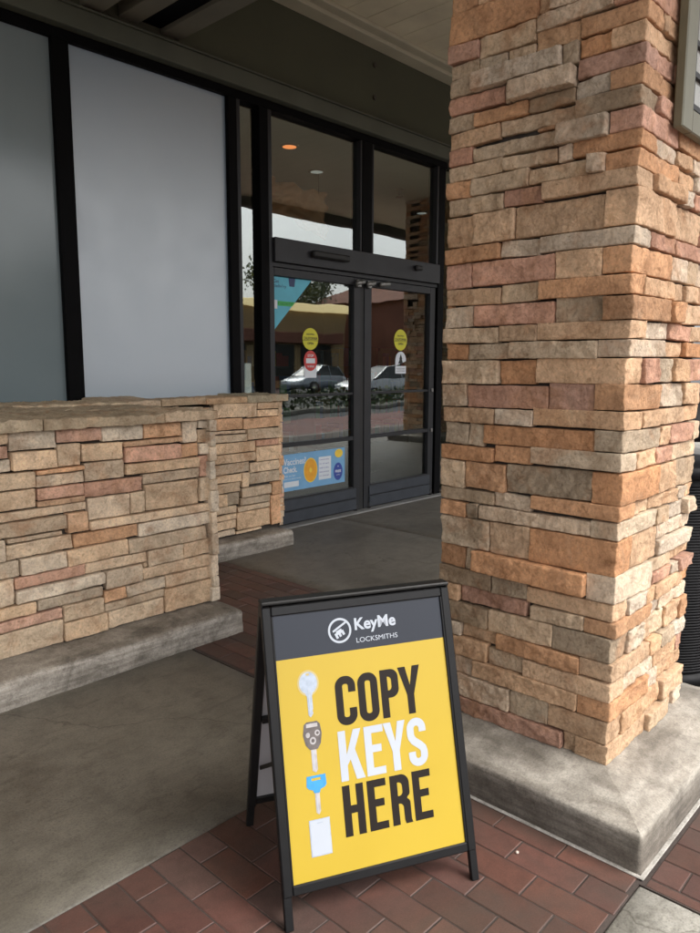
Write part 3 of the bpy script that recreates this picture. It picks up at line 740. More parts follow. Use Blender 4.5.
# interior shell
part('shop_floor', M['intfloor'], lambda b: b.box(3.6, 13, 4.88, 13, -.12, .003))
part('shop_ceiling', M['intceil'], lambda b: b.box(3.6, 13, 4.9, 13, 3.60, 3.655))
part('shop_back_wall', M['intwall'], lambda b: (b.box(3.5, 13.1, 13, 13.2, 0, 3.6), b.box(3.45, 3.6, 5.0, 13, 0, 3.6), b.box(13, 13.15, 5.0, 13, 0, 3.6)))

# automatic doors
def door(x0, x1, gx0, gx1, label):
    d = empty('glass_door', ((x0+x1)/2, 4.79, 0)); tag(d, label, 'door', None)
    def P(name, mat, fn, parent=None):
        b = MB(); fn(b); return under(b.build(name, mat, parent or d), d)
    def f(b):
        ya, yb = FY+.012, FY+.062
        b.box(x0, gx0, ya, yb, .02, 2.258, .004); b.box(gx1, x1, ya, yb, .02, 2.258, .004)
        b.box(gx0, gx1, ya+.001, yb-.001, 2.19, 2.258, .003)
        b.box(gx0, gx1, ya+.001, yb-.001, .02, .255, .003)
        b.box(gx0, gx1, ya+.004, yb-.004, .715, .755, .003)
        b.box(gx0, gx1, ya+.010, yb-.010, 1.155, 1.178, .002)
    P('frame', M['bronze_alu'], f)
    P('kick_rail', plain('bluish_kick_rail', (.055,.062,.075), .35, .4, .12, 8), lambda b: (b.box(gx0-.03, gx1+.03, FY-.004, FY+.011, .03, .135, .005), b.box(gx0-.03, gx1+.03, FY+.001, FY+.011, .145, .24, .003)))
    g = P('glass_pane', M['glass'], lambda b: (b.box(gx0, gx1, 4.79, 4.791, .255, 2.19)))
    return d, P
d1, P1 = door(4.147, 5.255, 4.17, 5.165, 'left glass entry door with cyan corner poster and blue poster at its foot')
d2, P2 = door(5.315, 6.455, 5.42, 6.365, 'right glass entry door with yellow round sticker above a white oval sticker')
for P, x in ((P1, 5.21), (P2, 5.36)):
    P('pivot_arm', plain('grey_pivot_metal', (.24,.24,.23), .35, .6, .1) if P is P1 else bpy.data.materials['grey_pivot_metal'], lambda b: (b.tube([(x-.05, FY-.02, 2.20), (x+.06, FY-.02, 2.225)], .022, 12), b.box(x-.03, x+.03, FY-.02, FY+.012, 2.17, 2.24, .006)))
P2('pivot_arm', bpy.data.materials['grey_pivot_metal'], lambda b: b.tube([(5.50, FY-.02, 2.215), (5.64, FY-.02, 2.235)], .022, 12))
P1('weather_strip', M['black'], lambda b: b.box(5.257, 5.313, FY+.02, FY+.055, .0, 2.258, .003))
for P, x in ((P1, 5.20), (P2, 5.40), (P2, 6.42)):
    P('pivot_cap', M['black'], lambda b: b.tube([(x, FY+.02, .0), (x, FY+.02, .075)], .022, 10))
for z in (1.17, .735):
    P2('latch', bpy.data.materials['grey_pivot_metal'], lambda b: b.box(6.405, 6.435, FY-.002, FY+.0115, z-.02, z+.02, .004))

# ---- text helper: built-in font, turned into mesh triangles
def text_tris(s, bold=0.0, spacing=1.0):
    cu = bpy.data.curves.new('t', 'FONT'); cu.body = s; cu.size = 1; cu.offset = bold; cu.resolution_u = 4; cu.space_character = spacing
    o = bpy.data.objects.new('t', cu); col.objects.link(o)
    dg = bpy.context.evaluated_depsgraph_get(); me = bpy.data.meshes.new_from_object(o.evaluated_get(dg))
    vs = [v.co.copy() for v in me.vertices]; fs = [tuple(p.vertices) for p in me.polygons]
    bpy.data.objects.remove(o); bpy.data.curves.remove(cu); bpy.data.meshes.remove(me)
    return vs, fs
def text_into(b, s, x0, x1, y0, y1, T, bold=0.0, slab=None):
    vs, fs = text_tris(s, bold)
    if not vs: return
    ax, bx = min(v.x for v in vs), max(v.x for v in vs); ay, by = min(v.y for v in vs), max(v.y for v in vs)
    b.add([T(x0+(v.x-ax)/(bx-ax)*(x1-x0), y0+(v.y-ay)/(by-ay)*(y1-y0)) for v in vs], fs)
from mathutils.geometry import tessellate_polygon
def poly_into(b, loops, T):
    pts = [Vector((p[0], p[1], 0)) for l in loops for p in l]
    tri = tessellate_polygon([[Vector((p[0], p[1], 0)) for p in l] for l in loops])
    b.add([T(p.x, p.y) for p in pts], [tuple(t) for t in tri])
def ell(cx, cy, rx, ry, n=28): return [(cx+rx*math.cos(2*math.pi*k/n), cy+ry*math.sin(2*math.pi*k/n)) for k in range(n)]
def rect(x0, x1, y0, y1): return [(x0,y0),(x1,y0),(x1,y1),(x0,y1)]
def onglass(y): return lambda u, v: (u, y, v)
def sheet(P, name, mat, loops, y, parent=None, texts=()):
    def fn(b):
        poly_into(b, loops, onglass(y))
        for t in texts: text_into(b, t[0], t[1], t[2], t[3], t[4], onglass(y), t[5] if len(t) > 5 else 0)
    return P(name, mat, fn, parent)
GY = 4.786
# triangular poster
tri = sheet(P1, 'corner_poster', M['cyan'], [[(4.172,2.188),(4.172,1.72),(4.64,2.188)]], GY)
sheet(P1, 'poster_print', M['navy'], [[(4.36,2.187),(4.44,2.187),(4.43,2.115),(4.37,2.115)]], GY-.0006, tri, [('Get', 4.19, 4.25, 2.135, 2.165, .01), ('deliv\'ry', 4.19, 4.335, 2.09, 2.125, .01)])
sheet(P1, 'poster_print', M['green'], [[(4.232,1.945),(4.40,1.945),(4.44,1.985),(4.232,1.985)]], GY-.0006, tri)
sheet(P1, 'poster_print', M['pwhite'], [rect(4.183,4.228,1.918,1.992)], GY-.0006, tri, [('get started', 4.245, 4.38, 1.958, 1.972)])
# yellow + red stickers
def ysticker(P, cx, cz, r, rz):
    s = sheet(P, 'round_sticker', M['styellow'], [ell(cx, cz, r, rz)], GY)
    sheet(P, 'sticker_print', M['black'], [rect(cx-r*1.02, cx+r*1.02, cz-.016, cz-.012), rect(cx-r*1.02, cx+r*1.02, cz+.024, cz+.027)][:1], GY-.0006, s, [('CALIFORNIA', cx-r*.9, cx+r*.9, cz-.007, cz+.019, .02), ('REOPEN', cx-r*.5, cx+r*.5, cz+.034, cz+.05, .02), ('OPEN', cx-r*.4, cx+r*.4, cz-.05, cz-.028, .03)])
ysticker(P1, 4.622, 1.672, .098, .098); ysticker(P2, 5.912, 1.695, .105, .108)
s = sheet(P1, 'tag_sticker', M['pwhite'], [rect(4.545,4.697,1.325,1.50)], GY+.0008)
sheet(P1, 'sticker_print', M['stred'], [ell(4.621,1.478,.083,.092)], GY, s)
sheet(P1, 'sticker_print', M['pwhite'], [rect(4.565,4.677,1.455,1.50)], GY-.0006, s, [('STOP', 4.585, 4.66, 1.512, 1.535, .02), ('THE SPREAD', 4.575, 4.668, 1.418, 1.436, .01)])
s = sheet(P2, 'oval_sticker', M['pwhite'], [rect(5.832,6.005,1.352,1.43)+[(6.005,1.48)]+[(5.918+.0865*math.cos(a), 1.488+.09*math.sin(a)) for a in [math.pi*k/12 for k in range(13)]]+[(5.832,1.48)]], GY)
sheet(P2, 'sticker_print', M['black'], [[(5.918,1.555),(5.945,1.50),(5.935,1.50),(5.960,1.455),(5.93,1.455),(5.93,1.435),(5.906,1.435),(5.906,1.455),(5.876,1.455),(5.901,1.50),(5.891,1.50)]], GY-.0006, s, [('PLEASE WEAR', 5.85, 5.99, 1.395, 1.408), ('A FACE MASK', 5.85, 5.99, 1.372, 1.385)])
# blue poster at the foot
px0, px1, pz0, pz1 = 4.245, 5.075, .312, .645
po = sheet(P1, 'blue_poster', M['pblue'], [[(px0+.02,pz0),(px1,pz0+.002),(px1,pz1+.008),(px0+.04,pz1),(px0,pz1-.03),(px0,pz0+.05)]], GY)
yy = GY-.0006
sheet(P1, 'poster_print', M['pwhite'], [rect(px0+.04,px0+.22,pz0+.035,pz0+.085)], yy, po, [('Vaccines?', px0+.035, px0+.31, pz0+.235, pz0+.295, .02), ('Check.', px0+.035, px0+.20, pz0+.165, pz0+.222, .03), ('Ask us for', px0+.035, px0+.18, pz0+.13, pz0+.148), ('yours in store today', px0+.035, px0+.25, pz0+.10, pz0+.118)])
sheet(P1, 'poster_print', M['orange2'], [ell(px0+.37, pz0+.165, .088, .115)], yy, po)
sheet(P1, 'poster_print', M['orange'], [ell(px0+.37, pz0+.165, .078, .104)], yy-.0006, po)
sheet(P1, 'poster_print', M['orange2'], [ell(px0+.37, pz0+.165, .018, .024, 12)], yy-.0012, po)
sheet(P1, 'poster_print', bpy.data.materials['poster_white'], [[(px0+.475,pz0+.06),(px0+.64,pz0+.06),(px0+.64,pz0+.275),(px0+.475,pz0+.275)]], yy, po)
def lines(b):
    for k in range(5): text_into(b, ['Checked daily','for all ages','walk in clinic','most insurance','no charge'][k], px0+.485, px0+.61, pz0+.24-k*.038, pz0+.255-k*.038, onglass(yy-.0006))
P1('poster_print', M['dblue'], lines, po)
sheet(P1, 'poster_print', M['orange2'], [ell(px0+.745, pz0+.29, .055, .042, 20)], yy-.0012, po)
sheet(P1, 'poster_print', M['dblue'], [ell(px0+.735, pz0+.115, .062, .085)], yy-.0012, po)
sheet(P1, 'poster_print', M['pwhite'], [ell(px0+.735, pz0+.165, .006, .006, 8)], yy-.0018, po, [('FREE', px0+.695, px0+.775, pz0+.105, pz0+.13, .03), ('today', px0+.71, px0+.76, pz0+.075, pz0+.09)])

# things seen dimly through the glass
w = empty('white_post', (4.0, 4.98, 0)); b = MB(); b.box(3.868, 3.942, 4.797, 4.815, 0, 1.455, .004)
under(b.build('panel', plain('white_post_paint', (.80,.84,.86), .5), w), w); b = MB(); b.box(3.86, 3.95, 4.816, 4.89, .003, .02, .004); under(b.build('foot_plate', M['black'], w), w)
tag(w, 'narrow white upright panel standing just inside the slim side window', 'display stand')
for i, (x, y, mt, lab) in enumerate([(5.15, 5.62, M['warmlamp'], 'warm lit round recessed downlight in the shop ceiling behind the left transom'), (6.0, 6.1, M['fitting_glow'], 'unlit pale round ceiling fitting behind the left transom, farther in'), (8.6, 6.6, M['fitting_glow'], 'small ceiling fitting behind the right transom window')]):
    l = empty('ceiling_light', (x, y, 3.6)); tag(l, lab, 'ceiling light')
    b = MB(); n = 24
    ro, ri = .095, .07
    b.add([(x+r*math.cos(2*math.pi*k/n), y+r*math.sin(2*math.pi*k/n), z) for (r, z) in ((ro,3.599),(ro,3.59),(ri,3.588)) for k in range(n)], [(j*n+k, j*n+(k+1)%n, (j+1)*n+(k+1)%n, (j+1)*n+k) for j in range(2) for k in range(n)], True)
    under(b.build('trim_ring', plain('lamp_ring', (.35,.33,.30), .4) if i == 0 else bpy.data.materials['lamp_ring'], l), l)
    b = MB(); b.disc((x, y, 3.5885), ri, X_, Y_, .004, n); under(b.build('lamp_face', mt, l), l)
sp = empty('sprinkler', (7.3, 5.95, 3.6)); tag(sp, 'small silver fire sprinkler hanging from the shop ceiling behind the right transom', 'sprinkler')
b = MB(); b.tube([(7.3,5.95,3.6),(7.3,5.95,3.52)], .018); b.tube([(7.3,5.95,3.52),(7.3,5.95,3.50)], .05); under(b.build('head', bpy.data.materials['grey_pivot_metal'], sp), sp)
b = MB(); b.tube([(7.3,5.95,3.60),(7.3,5.95,3.59)], .06); under(b.build('escutcheon', bpy.data.materials['lamp_ring'], sp), sp)
# crumpled brown paper decoration hung above the entry
hp = empty('paper_banner', (5.75, 6.1, 3.1)); tag(hp, 'crumpled brown paper banner hanging inside above the left entry door', 'banner')
b = MB(); nu, nv = 60, 36; vs = []
for s_ in (0, 1):
    for i in range(nu+1):
        for j in range(nv+1):
            u = i/nu; v = j/nv
            q = 1-abs(noise.noise(Vector((u*3.2+v*1.6, v*2.4, 3)))*2); q2 = noise.noise(Vector((u*9, v*9, 7)))
            x = 5.22+u*1.02; z = 3.43-.50*v*(1-.25*math.sin(u*3.1+.4)) - .05*noise.noise(Vector((u*5, 1, 1)))
            vs.append((x, 6.1+s_*.012+q*.14+q2*.05, z))
m_ = nv+1; n_ = (nu+1)*m_
b.add(vs, [(i*m_+j, (i+1)*m_+j, (i+1)*m_+j+1, i*m_+j+1) for i in range(nu) for j in range(nv)] + [(n_+i*m_+j, n_+i*m_+j+1, n_+(i+1)*m_+j+1, n_+(i+1)*m_+j) for i in range(nu) for j in range(nv)] + [(i*m_, (i+1)*m_, n_+(i+1)*m_, n_+i*m_) for i in range(nu)] + [(i*m_+nv, (i+1)*m_+nv, n_+(i+1)*m_+nv, n_+i*m_+nv) for i in range(nu)], True)
under(b.build('paper', plain('brown_kraft_paper', (.62,.36,.20), .8, 0, .3, 4), hp), hp)
for x_ in (5.35, 6.1):
    b = MB(); b.tube([(x_, 6.17, 3.38), (x_, 6.17, 3.6)], .003, 6); under(b.build('cord', M['black'], hp), hp)
M['goods'] = None
def goods_mat():
    m, nt, b = newmat('packed_goods'); at = nt.nodes.new('ShaderNodeAttribute'); at.attribute_name = 'tint'
    nt.links.new(at.outputs['Color'], b.inputs['Base Color']); b.inputs['Roughness'].default_value = .5; return m
M['goods'] = goods_mat()
def gondola(x, y, ln, label, seed):
    g = empty('shop_shelf', (x, y, 0)); tag(g, label, 'shelf', 'shelving units inside the shop')
    b = MB(); b.box(x-ln/2, x+ln/2, y+.2, y+.24, 0.003, 1.75); b.box(x-ln/2-.03, x-ln/2, y-.22, y+.24, 0.003, 1.75); b.box(x+ln/2, x+ln/2+.03, y-.22, y+.24, .003, 1.75)
    under(b.build('back_panel', M['shelf'], g), g)
    rnd = random.Random(seed); v = []; f = []; c = []
    for k in range(4):
        z = .15+k*.42
        bb = MB(); bb.box(x-ln/2, x+ln/2, y-.22, y+.2, z-.03, z); under(bb.build('shelf_board', M['shelf'], g), g)
        u = x-ln/2+.02
        while u < x+ln/2-.1:
            w_ = rnd.uniform(.07,.16); h = rnd.uniform(.14,.32); q = MB(); q.box(u, u+w_-.008, y-.19+rnd.uniform(0,.04), y+.12, z+.002, z+h)
            n = len(v); v += q.v; f += [[n+i for i in ff] for ff in q.f]
            cc = rnd.choice([(.35,.05,.03),(.5,.35,.05),(.05,.15,.4),(.5,.48,.42),(.1,.3,.12),(.35,.2,.1)]); c += [(*cc,1)]*len(q.v); u += w_
    me = bpy.data.meshes.new('stocked_goods'); me.from_pydata(v, [], f); at = me.color_attributes.new('tint', 'FLOAT_COLOR', 'POINT'); at.data.foreach_set('color', [k for q in c for k in q])
    me.materials.append(M['goods']); o = bpy.data.objects.new('stocked_goods', me); link(o, g); o['kind'] = 'stuff'; under(o, g)
gondola(6.2, 8.2, 2.4, 'stocked shop shelf seen dimly through the left entry door', 1)
gondola(9.4, 8.6, 2.4, 'stocked shop shelf seen dimly through the right entry door', 2)

# =================================================================== A-FRAME SIGN
SA = R(15.9); SW, SL = .567, .828
sg = empty('a_frame_sign', (1.116, 1.255, 0), R(-26.67))
tag(sg, 'black folding pavement sign with yellow poster reading COPY KEYS HERE standing on red brick', 'pavement sign')
def T(u, v, w=0.0):    # u across, v up the front leaf, w out of the poster
    return (u, v*math.sin(SA)-w*math.cos(SA), v*math.cos(SA)+w*math.sin(SA))
apex_n = SL*math.sin(SA); apex_z = SL*math.cos(SA); SP = .489
def TB(u, v, w=0.0):   # back leaf, w outwards to the back
    return (u, SP - v*math.sin(SA) + w*math.cos(SA), v*math.cos(SA) + w*math.sin(SA))
def tbox(b, F, u0, u1, v0, v1, w0, w1, bev=.0015):
    t = MB(); t.box(u0, u1, v0, v1, w0, w1, bev); b.add([F(*p) for p in t.v], t.f)
def SPt(name, mat, fn, parent=None):
    b = MB(); fn(b); return b.build(name, mat, parent or sg)
BW = .026
# feet cut: legs run to the ground
SPt('leg', M['sign_black'], lambda b: tbox(b, T, 0, BW-.004, .003, .093, -.020, -.003))
SPt('leg', M['sign_black'], lambda b: tbox(b, T, SW-BW+.004, SW, .003, .093, -.020, -.003))
def ff(b):
    tbox(b, T, 0, BW, .085, SL, -.022, .0, .003); tbox(b, T, SW-BW, SW, .085, SL, -.022, .0, .003)
    tbox(b, T, BW, SW-BW, SL-.026, SL, -.0215, -.0005, .003); tbox(b, T, BW, SW-BW, .085, .110, -.0215, -.0005, .003)
    tbox(b, T, BW-.001, BW+.004, .11, SL-.026, -.012, -.0022, .001); tbox(b, T, SW-BW-.004, SW-BW+.001, .11, SL-.026, -.012, -.0022, .001)
SPt('front_frame', M['sign_black'], ff)
pan = SPt('poster_panel', [M['yellow'], M['header']], lambda b: (tbox(b, T, BW, SW-BW, .110, .683, -.016, -.0075, 0), setattr(b, 'cur', 1), tbox(b, T, BW, SW-BW, .683, SL-.026, -.016, -.0075, 0)))
W0 = -.0068
def TP(w): return lambda u, v: T(u, v, w)
# condensed capitals drawn as outlines
def arc(cx, cy, rx, ry, a0, a1, n=10): return [(cx+rx*math.cos(R(a0+(a1-a0)*k/n)), cy+ry*math.sin(R(a0+(a1-a0)*k/n))) for k in range(n+1)]
def glyph(ch, W, H, t):
    ro = W*.47; ri = max(.001, ro-t)
    if ch == 'O':
        o = arc(W-ro, H-ro, ro, ro, 0, 90)+arc(ro, H-ro, ro, ro, 90, 180)+arc(ro, ro, ro, ro, 180, 270)+arc(W-ro, ro, ro, ro, 270, 360)
        i = arc(W-ro, H-ro, W-ro-ro+ro-t, ro-t, 0, 90)
        i = arc(W-ro, H-ro, ri, ri, 0, 90)+arc(ro, H-ro, ri, ri, 90, 180)+arc(ro, ro, ri, ri, 180, 270)+arc(W-ro, ro, ri, ri, 270, 360)
        return [[o, i]]
    if ch == 'C':
        o = [(W, H*.66)]+arc(W-ro, H-ro, ro, ro, 0, 90)+arc(ro, H-ro, ro, ro, 90, 180)+arc(ro, ro, ro, ro, 180, 270)+arc(W-ro, ro, ro, ro, 270, 360)+[(W, H*.34), (W-t, H*.34)]
        i = arc(W-ro, ro, ri, ri, 360, 270)+arc(ro, ro, ri, ri, 270, 180)+arc(ro, H-ro, ri, ri, 180, 90)+arc(W-ro, H-ro, ri, ri, 90, 0)+[(W-t, H*.66)]
        return [[o+i]]
    if ch == 'P' or ch == 'R':
        m = H*.46; r2 = W*.44
        body = [(0,0),(t,0),(t,m-t*.1)] if ch == 'P' else None
        if ch == 'P':
            o = [(0,0),(t,0),(t,m-t*.35)]+arc(W-r2, m-t*.35+r2, r2, r2, 270, 360)+arc(W-r2, H-r2, r2, r2, 0, 90)+[(0,H)]
            i = [(t, m+t*.6)]+arc(W-t-r2*.45, m+t*.6+r2*.45, r2*.45, r2*.45, 270, 360)+arc(W-t-r2*.45, H-t*.95-r2*.45, r2*.45, r2*.45, 0, 90)+[(t, H-t*.95)]
            return [[o, i]]
        mid = H*.49
        o = [(0,0),(t,0),(t,mid-t*.45),(W*.42,mid-t*.45)]+arc(W*.42, mid-t*.45-W*.22, W-t-W*.42, W*.22, 90, 0)+[(W-t, H*.08),(W-t*.85,0),(W+t*.12,0),(W*.99,H*.07),(W*.99,mid-W*.38)]+arc(W*.74, mid-W*.22, W*.25, W*.25, 0, 65, 5)+arc(W*.72, mid+W*.30, W*.28, W*.24, 300, 360, 5)+arc(W-r2, H-r2, r2, r2, 0, 90)+[(0,H)]
        i = [(t, mid+t*.5)]+arc(W-t-r2*.45, mid+t*.5+r2*.45, r2*.45, r2*.45, 270, 360)+arc(W-t-r2*.45, H-t*.95-r2*.45, r2*.45, r2*.45, 0, 90)+[(t, H-t*.95)]
        return [[o, i]]
    if ch == 'Y':
        return [[[(W/2-t/2,0),(W/2+t/2,0),(W/2+t/2,H*.40),(W*1.02,H),(W*1.02-t*1.08,H),(W/2,H*.60),(t*1.08-W*.02,H),(-W*.02,H),(W/2-t/2,H*.40)]]]
    if ch == 'K':
        return [[[(0,0),(t,0),(t,H*.30),(t*1.45,H*.41),(W*1.0-t*1.05,0),(W*1.04,0),(t*2.15,H*.60),(W*1.0,H),(W-t*1.05,H),(t,H*.52),(t,H),(0,H)]]]
    if ch == 'E':
        return [[[(0,0),(W*.93,0),(W*.93,t*.92),(t,t*.92),(t,H*.46),(W*.80,H*.46),(W*.80,H*.46+t*.92),(t,H*.46+t*.92),(t,H-t*.92),(W*.93,H-t*.92),(W*.93,H),(0,H)]]]
    if ch == 'H':
        return [[[(0,0),(t,0),(t,H*.44),(W-t,H*.44),(W-t,0),(W,0),(W,H),(W-t,H),(W-t,H*.44+t*.95),(t,H*.44+t*.95),(t,H),(0,H)]]]
    if ch == 'S':
        r = W/2-t/2; cl = [(W-t/2, H*.70)]+arc(W/2, H-t/2-r, r, r, 0, 180, 12)+[(t/2, H*.66)]
        cl += [(t/2+W*.03, H*.60), (W*.32, H*.53), (W*.62, H*.43), (W-t/2-W*.04, H*.36)]+[(W-t/2, H*.30)]+arc(W/2, t/2+r, r, r, 0, -180, 12)+[(t/2, H*.31)]
        Lf = []; Rt = []
        for k, p in enumerate(cl):
            a = cl[max(0,k-1)]; c = cl[min(len(cl)-1,k+1)]; dx, dy = c[0]-a[0], c[1]-a[1]; l = math.hypot(dx,dy); nx, ny = -dy/l*t/2, dx/l*t/2
            Lf.append((p[0]+nx,p[1]+ny)); Rt.append((p[0]-nx,p[1]-ny))
        return [[Lf+Rt[::-1]]]
def word(name, s, us, v0, v1, mat, t=.0215):
    def fn(b):
        for ch, (u0, u1) in zip(s, us):
            for loops in glyph(ch, u1-u0, v1-v0, t):
                poly_into(b, [[(u0+x, v0+y) for x, y in l] for l in loops], TP(W0))
    return SPt(name, mat, fn, pan)
word('lettering', 'COPY', [(.190,.2495),(.2565,.316),(.325,.380),(.382,.448)], .485, .617, M['ink'])
word('lettering', 'KEYS', [(.186,.2535),(.262,.323),(.321,.386),(.391,.4495)], .340, .472, M['whiteink'])
word('lettering', 'HERE', [(.185,.2455),(.2565,.3165),(.3245,.382),(.3925,.4525)], .1965, .3285, M['ink'])
def tk(b, s, x0, x1, y0, y1, bold=0): text_into(b, s, x0, x1, y0, y1, TP(W0), bold)
SPt('lettering', M['whiteink'], lambda b: (tk(b, 'KeyMe', .264, .390, .7265, .770, .028), tk(b, 'LOCKSMITHS', .266, .392, .702, .7155, .0)), pan)
def logo(b):
    cx, cy = .219, .7415
    poly_into(b, [ell(cx, cy, .0345, .0345, 40), ell(cx, cy, .0285, .0285, 40)], TP(W0))
    def rot(p, a=R(30)): return (cx+p[0]*math.cos(a)-p[1]*math.sin(a), cy+p[0]*math.sin(a)+p[1]*math.cos(a))
    # slanted bar ending at the ring, with three notched bars below it
    bar = [(-.0185,.006),(.0295,.006),(.0295,.0115),(-.0185,.0115)]
    poly_into(b, [[rot(p) for p in bar]], TP(W0))
    key = [(-.0185,-.0165),(-.0115,-.0165),(-.0115,-.008),(-.008,-.008),(-.008,-.0165),(-.001,-.0165),(-.001,-.008),(.0025,-.008),(.0025,-.0165),(.0095,-.0165),(.0095,-.002),(.006,-.002),(.006,.003),(-.012,.003),(-.012,-.001),(-.0185,-.001)]
    poly_into(b, [[rot(p, R(24)) for p in key]], TP(W0))
SPt('logo', M['whiteink'], logo, pan)
# printed keys
def pr(mat, loops, w=0.0):
    return lambda: None
def pp(name, mat, sets, w=0): return SPt(name, mat, lambda b: [poly_into(b, l, TP(W0+w)) for l in sets], pan)
kx = .115
pp('key_picture', M['haze_k'], [[ell(kx, .613, .0305, .0345)], ], -.0003)
pp('key_picture', M['silverk'], [[ell(kx, .613, .0255, .0295), ell(kx, .636, .0055, .0035, 12)], [[(kx-.0105,.586),(kx+.0105,.586),(kx+.008,.577),(kx+.008,.545),(kx+.006,.538),(kx+.008,.532),(kx,.522),(kx-.006,.529),(kx-.0065,.577)]]])
pp('key_picture', M['whiteink'], [[rect(kx-.001, kx+.0015, .533, .60)]], .0006)
fob = [(kx-.022,.505),(kx-.014,.511),(kx+.015,.511),(kx+.023,.503),(kx+.0265,.478),(kx+.022,.452),(kx+.012,.438),(kx-.010,.438),(kx-.021,.452),(kx-.0265,.478)]
pp('key_picture', M['fob'], [[fob]])
pp('key_picture', M['fob2'], [[rect(kx-.016,kx+.016,.4965,.5065)], [ell(kx, .461, .009, .010, 16)], [ell(kx-.013, .477, .006, .007, 12)], [ell(kx+.014, .480, .0075, .008, 12)]], .0006)
pp('key_picture', M['fob'], [[ell(kx, .461, .0045, .005, 12)], [ell(kx+.014, .480, .004, .0042, 12)]], .0012)
pp('key_picture', M['fob2'], [[[(kx-.0075,.4375),(kx+.0075,.4375),(kx+.0075,.386),(kx+.002,.378),(kx-.0075,.384)]]])
pp('key_picture', M['whiteink'], [[rect(kx-.0035,kx-.001,.386,.437)]], .0006)
pp('key_picture', M['bluek'], [[[(kx-.026,.371),(kx+.027,.371),(kx+.028,.345),(kx+.023,.338),(kx+.010,.334),(kx+.008,.326),(kx-.008,.326),(kx-.011,.334),(kx-.022,.338),(kx-.028,.345)], rect(kx-.013,kx+.013,.358,.365)]])
pp('key_picture', M['fob2'], [[[(kx-.0065,.3255),(kx+.0065,.3255),(kx+.0065,.279),(kx+.001,.270),(kx-.0065,.276)]]])
pp('key_picture', M['whiteink'], [[rect(kx-.0025,kx-.0005,.277,.3255)]], .0006)
pp('card_picture', M['silverk'], [[rect(kx-.0295,kx+.0285,.1665,.2595)]])
pp('card_picture', M['whiteink'], [[rect(kx-.0275,kx+.0262,.169,.2575), rect(kx-.008,kx+.008,.2485,.2508)]], .0006)
# back leaf
SPt('leg', M['sign_blackb'], lambda b: tbox(b, TB, 0, .022, .003, .093, -.02, -.003))
SPt('leg', M['sign_blackb'], lambda b: tbox(b, TB, SW-.022, SW, .003, .093, -.02, -.003))
def bf(b):
    tbox(b, TB, 0, BW, .085, SL, -.022, 0, .003); tbox(b, TB, SW-BW, SW, .085, SL, -.022, 0, .003)
    tbox(b, TB, BW, SW-BW, SL-.028, SL, -.0215, -.0005); tbox(b, TB, BW, SW-BW, .095, .122, -.0215, -.0005); tbox(b, TB, BW, SW-BW, .425, .447, -.030, -.0165)
SPt('back_frame', M['sign_blackb'], bf)
SPt('back_panel', M['board'], lambda b: (tbox(b, TB, BW, SW-BW, .122, SL-.028, -.015, -.007, 0), tbox(b, T, BW, SW-BW, .110, SL-.026, -.0205, -.0165, 0)))
SPt('top_cap', M['sign_blackb'], lambda b: (b.box(-.001, SW+.001, apex_n-.002, SP-apex_n+.002, apex_z+.004, apex_z+.014, .003), b.box(.0, .004, apex_n+.005, SP-apex_n-.005, apex_z-.03, apex_z+.004), b.box(SW-.004, SW, apex_n+.005, SP-apex_n-.005, apex_z-.03, apex_z+.004)))
for u in (.03, SW-.03):
    SPt('brace', M['sign_blackb'], lambda b: (b.bar(T(u, .42, -.025), TB(u, .25, -.025), .004, .012), ))

# =================================================================== BIN behind the pillar
bn = empty('litter_bin', (3.52, 1.22, 0)); tag(bn, 'black ribbed round litter bin half hidden behind the right edge of the pillar', 'litter bin')
bx, by = 3.52, 1.22
def BP(name, fn, mat): b = MB(); fn(b); return under(b.build(name, mat, bn), bn)
BP('inner_drum', lambda b: b.tube([(bx,by,.03),(bx,by,.95)], .27, 32), M['black'])
def slats(b):
    z = .06
    while z < .93: b.tube([(bx,by,z),(bx,by,z+.002),(bx,by,z+.008),(bx,by,z+.010)], [.272,.277,.277,.272], 40, False); z += .013
BP('ribs', slats, plain('bin_black_steel', (.004,.004,.005), .6, .0, spec=.2))
BP('base_ring', lambda b: b.tube([(bx,by,.003),(bx,by,.05)], [.30,.29], 40), bpy.data.materials['bin_black_steel'])
BP('rim', lambda b: b.tube([(bx,by,.95),(bx,by,.96),(bx,by,1.0),(bx,by,1.01)], [.28,.30,.30,.28], 40), bpy.data.materials['bin_black_steel'])
BP('hood', lambda b: (b.tube([(bx,by,1.12),(bx,by,1.20),(bx,by,1.28),(bx,by,1.32),(bx,by,1.335)], [.295,.28,.21,.12,.02], 40), [b.tube([(bx+.24*math.cos(a),by+.24*math.sin(a),1.0),(bx+.24*math.cos(a),by+.24*math.sin(a),1.13)], .012, 8) for a in (.5,2.1,3.7,5.2)]), bpy.data.materials['bin_black_steel'])

# the next pillar along the walkway (mirrored in the right door)
c2 = empty('stone_column', (2.5+8.70, 1.2, 0)); tag(c2, 'farther matching ledgestone pillar along the walkway, seen only mirrored in the right door', 'column')
for ch in list(colm.children):
    if ch.name.startswith('caulk'): continue
    d_ = ch.copy(); col.objects.link(d_); d_.parent = c2; d_.matrix_parent_inverse = ch.matrix_parent_inverse.copy()
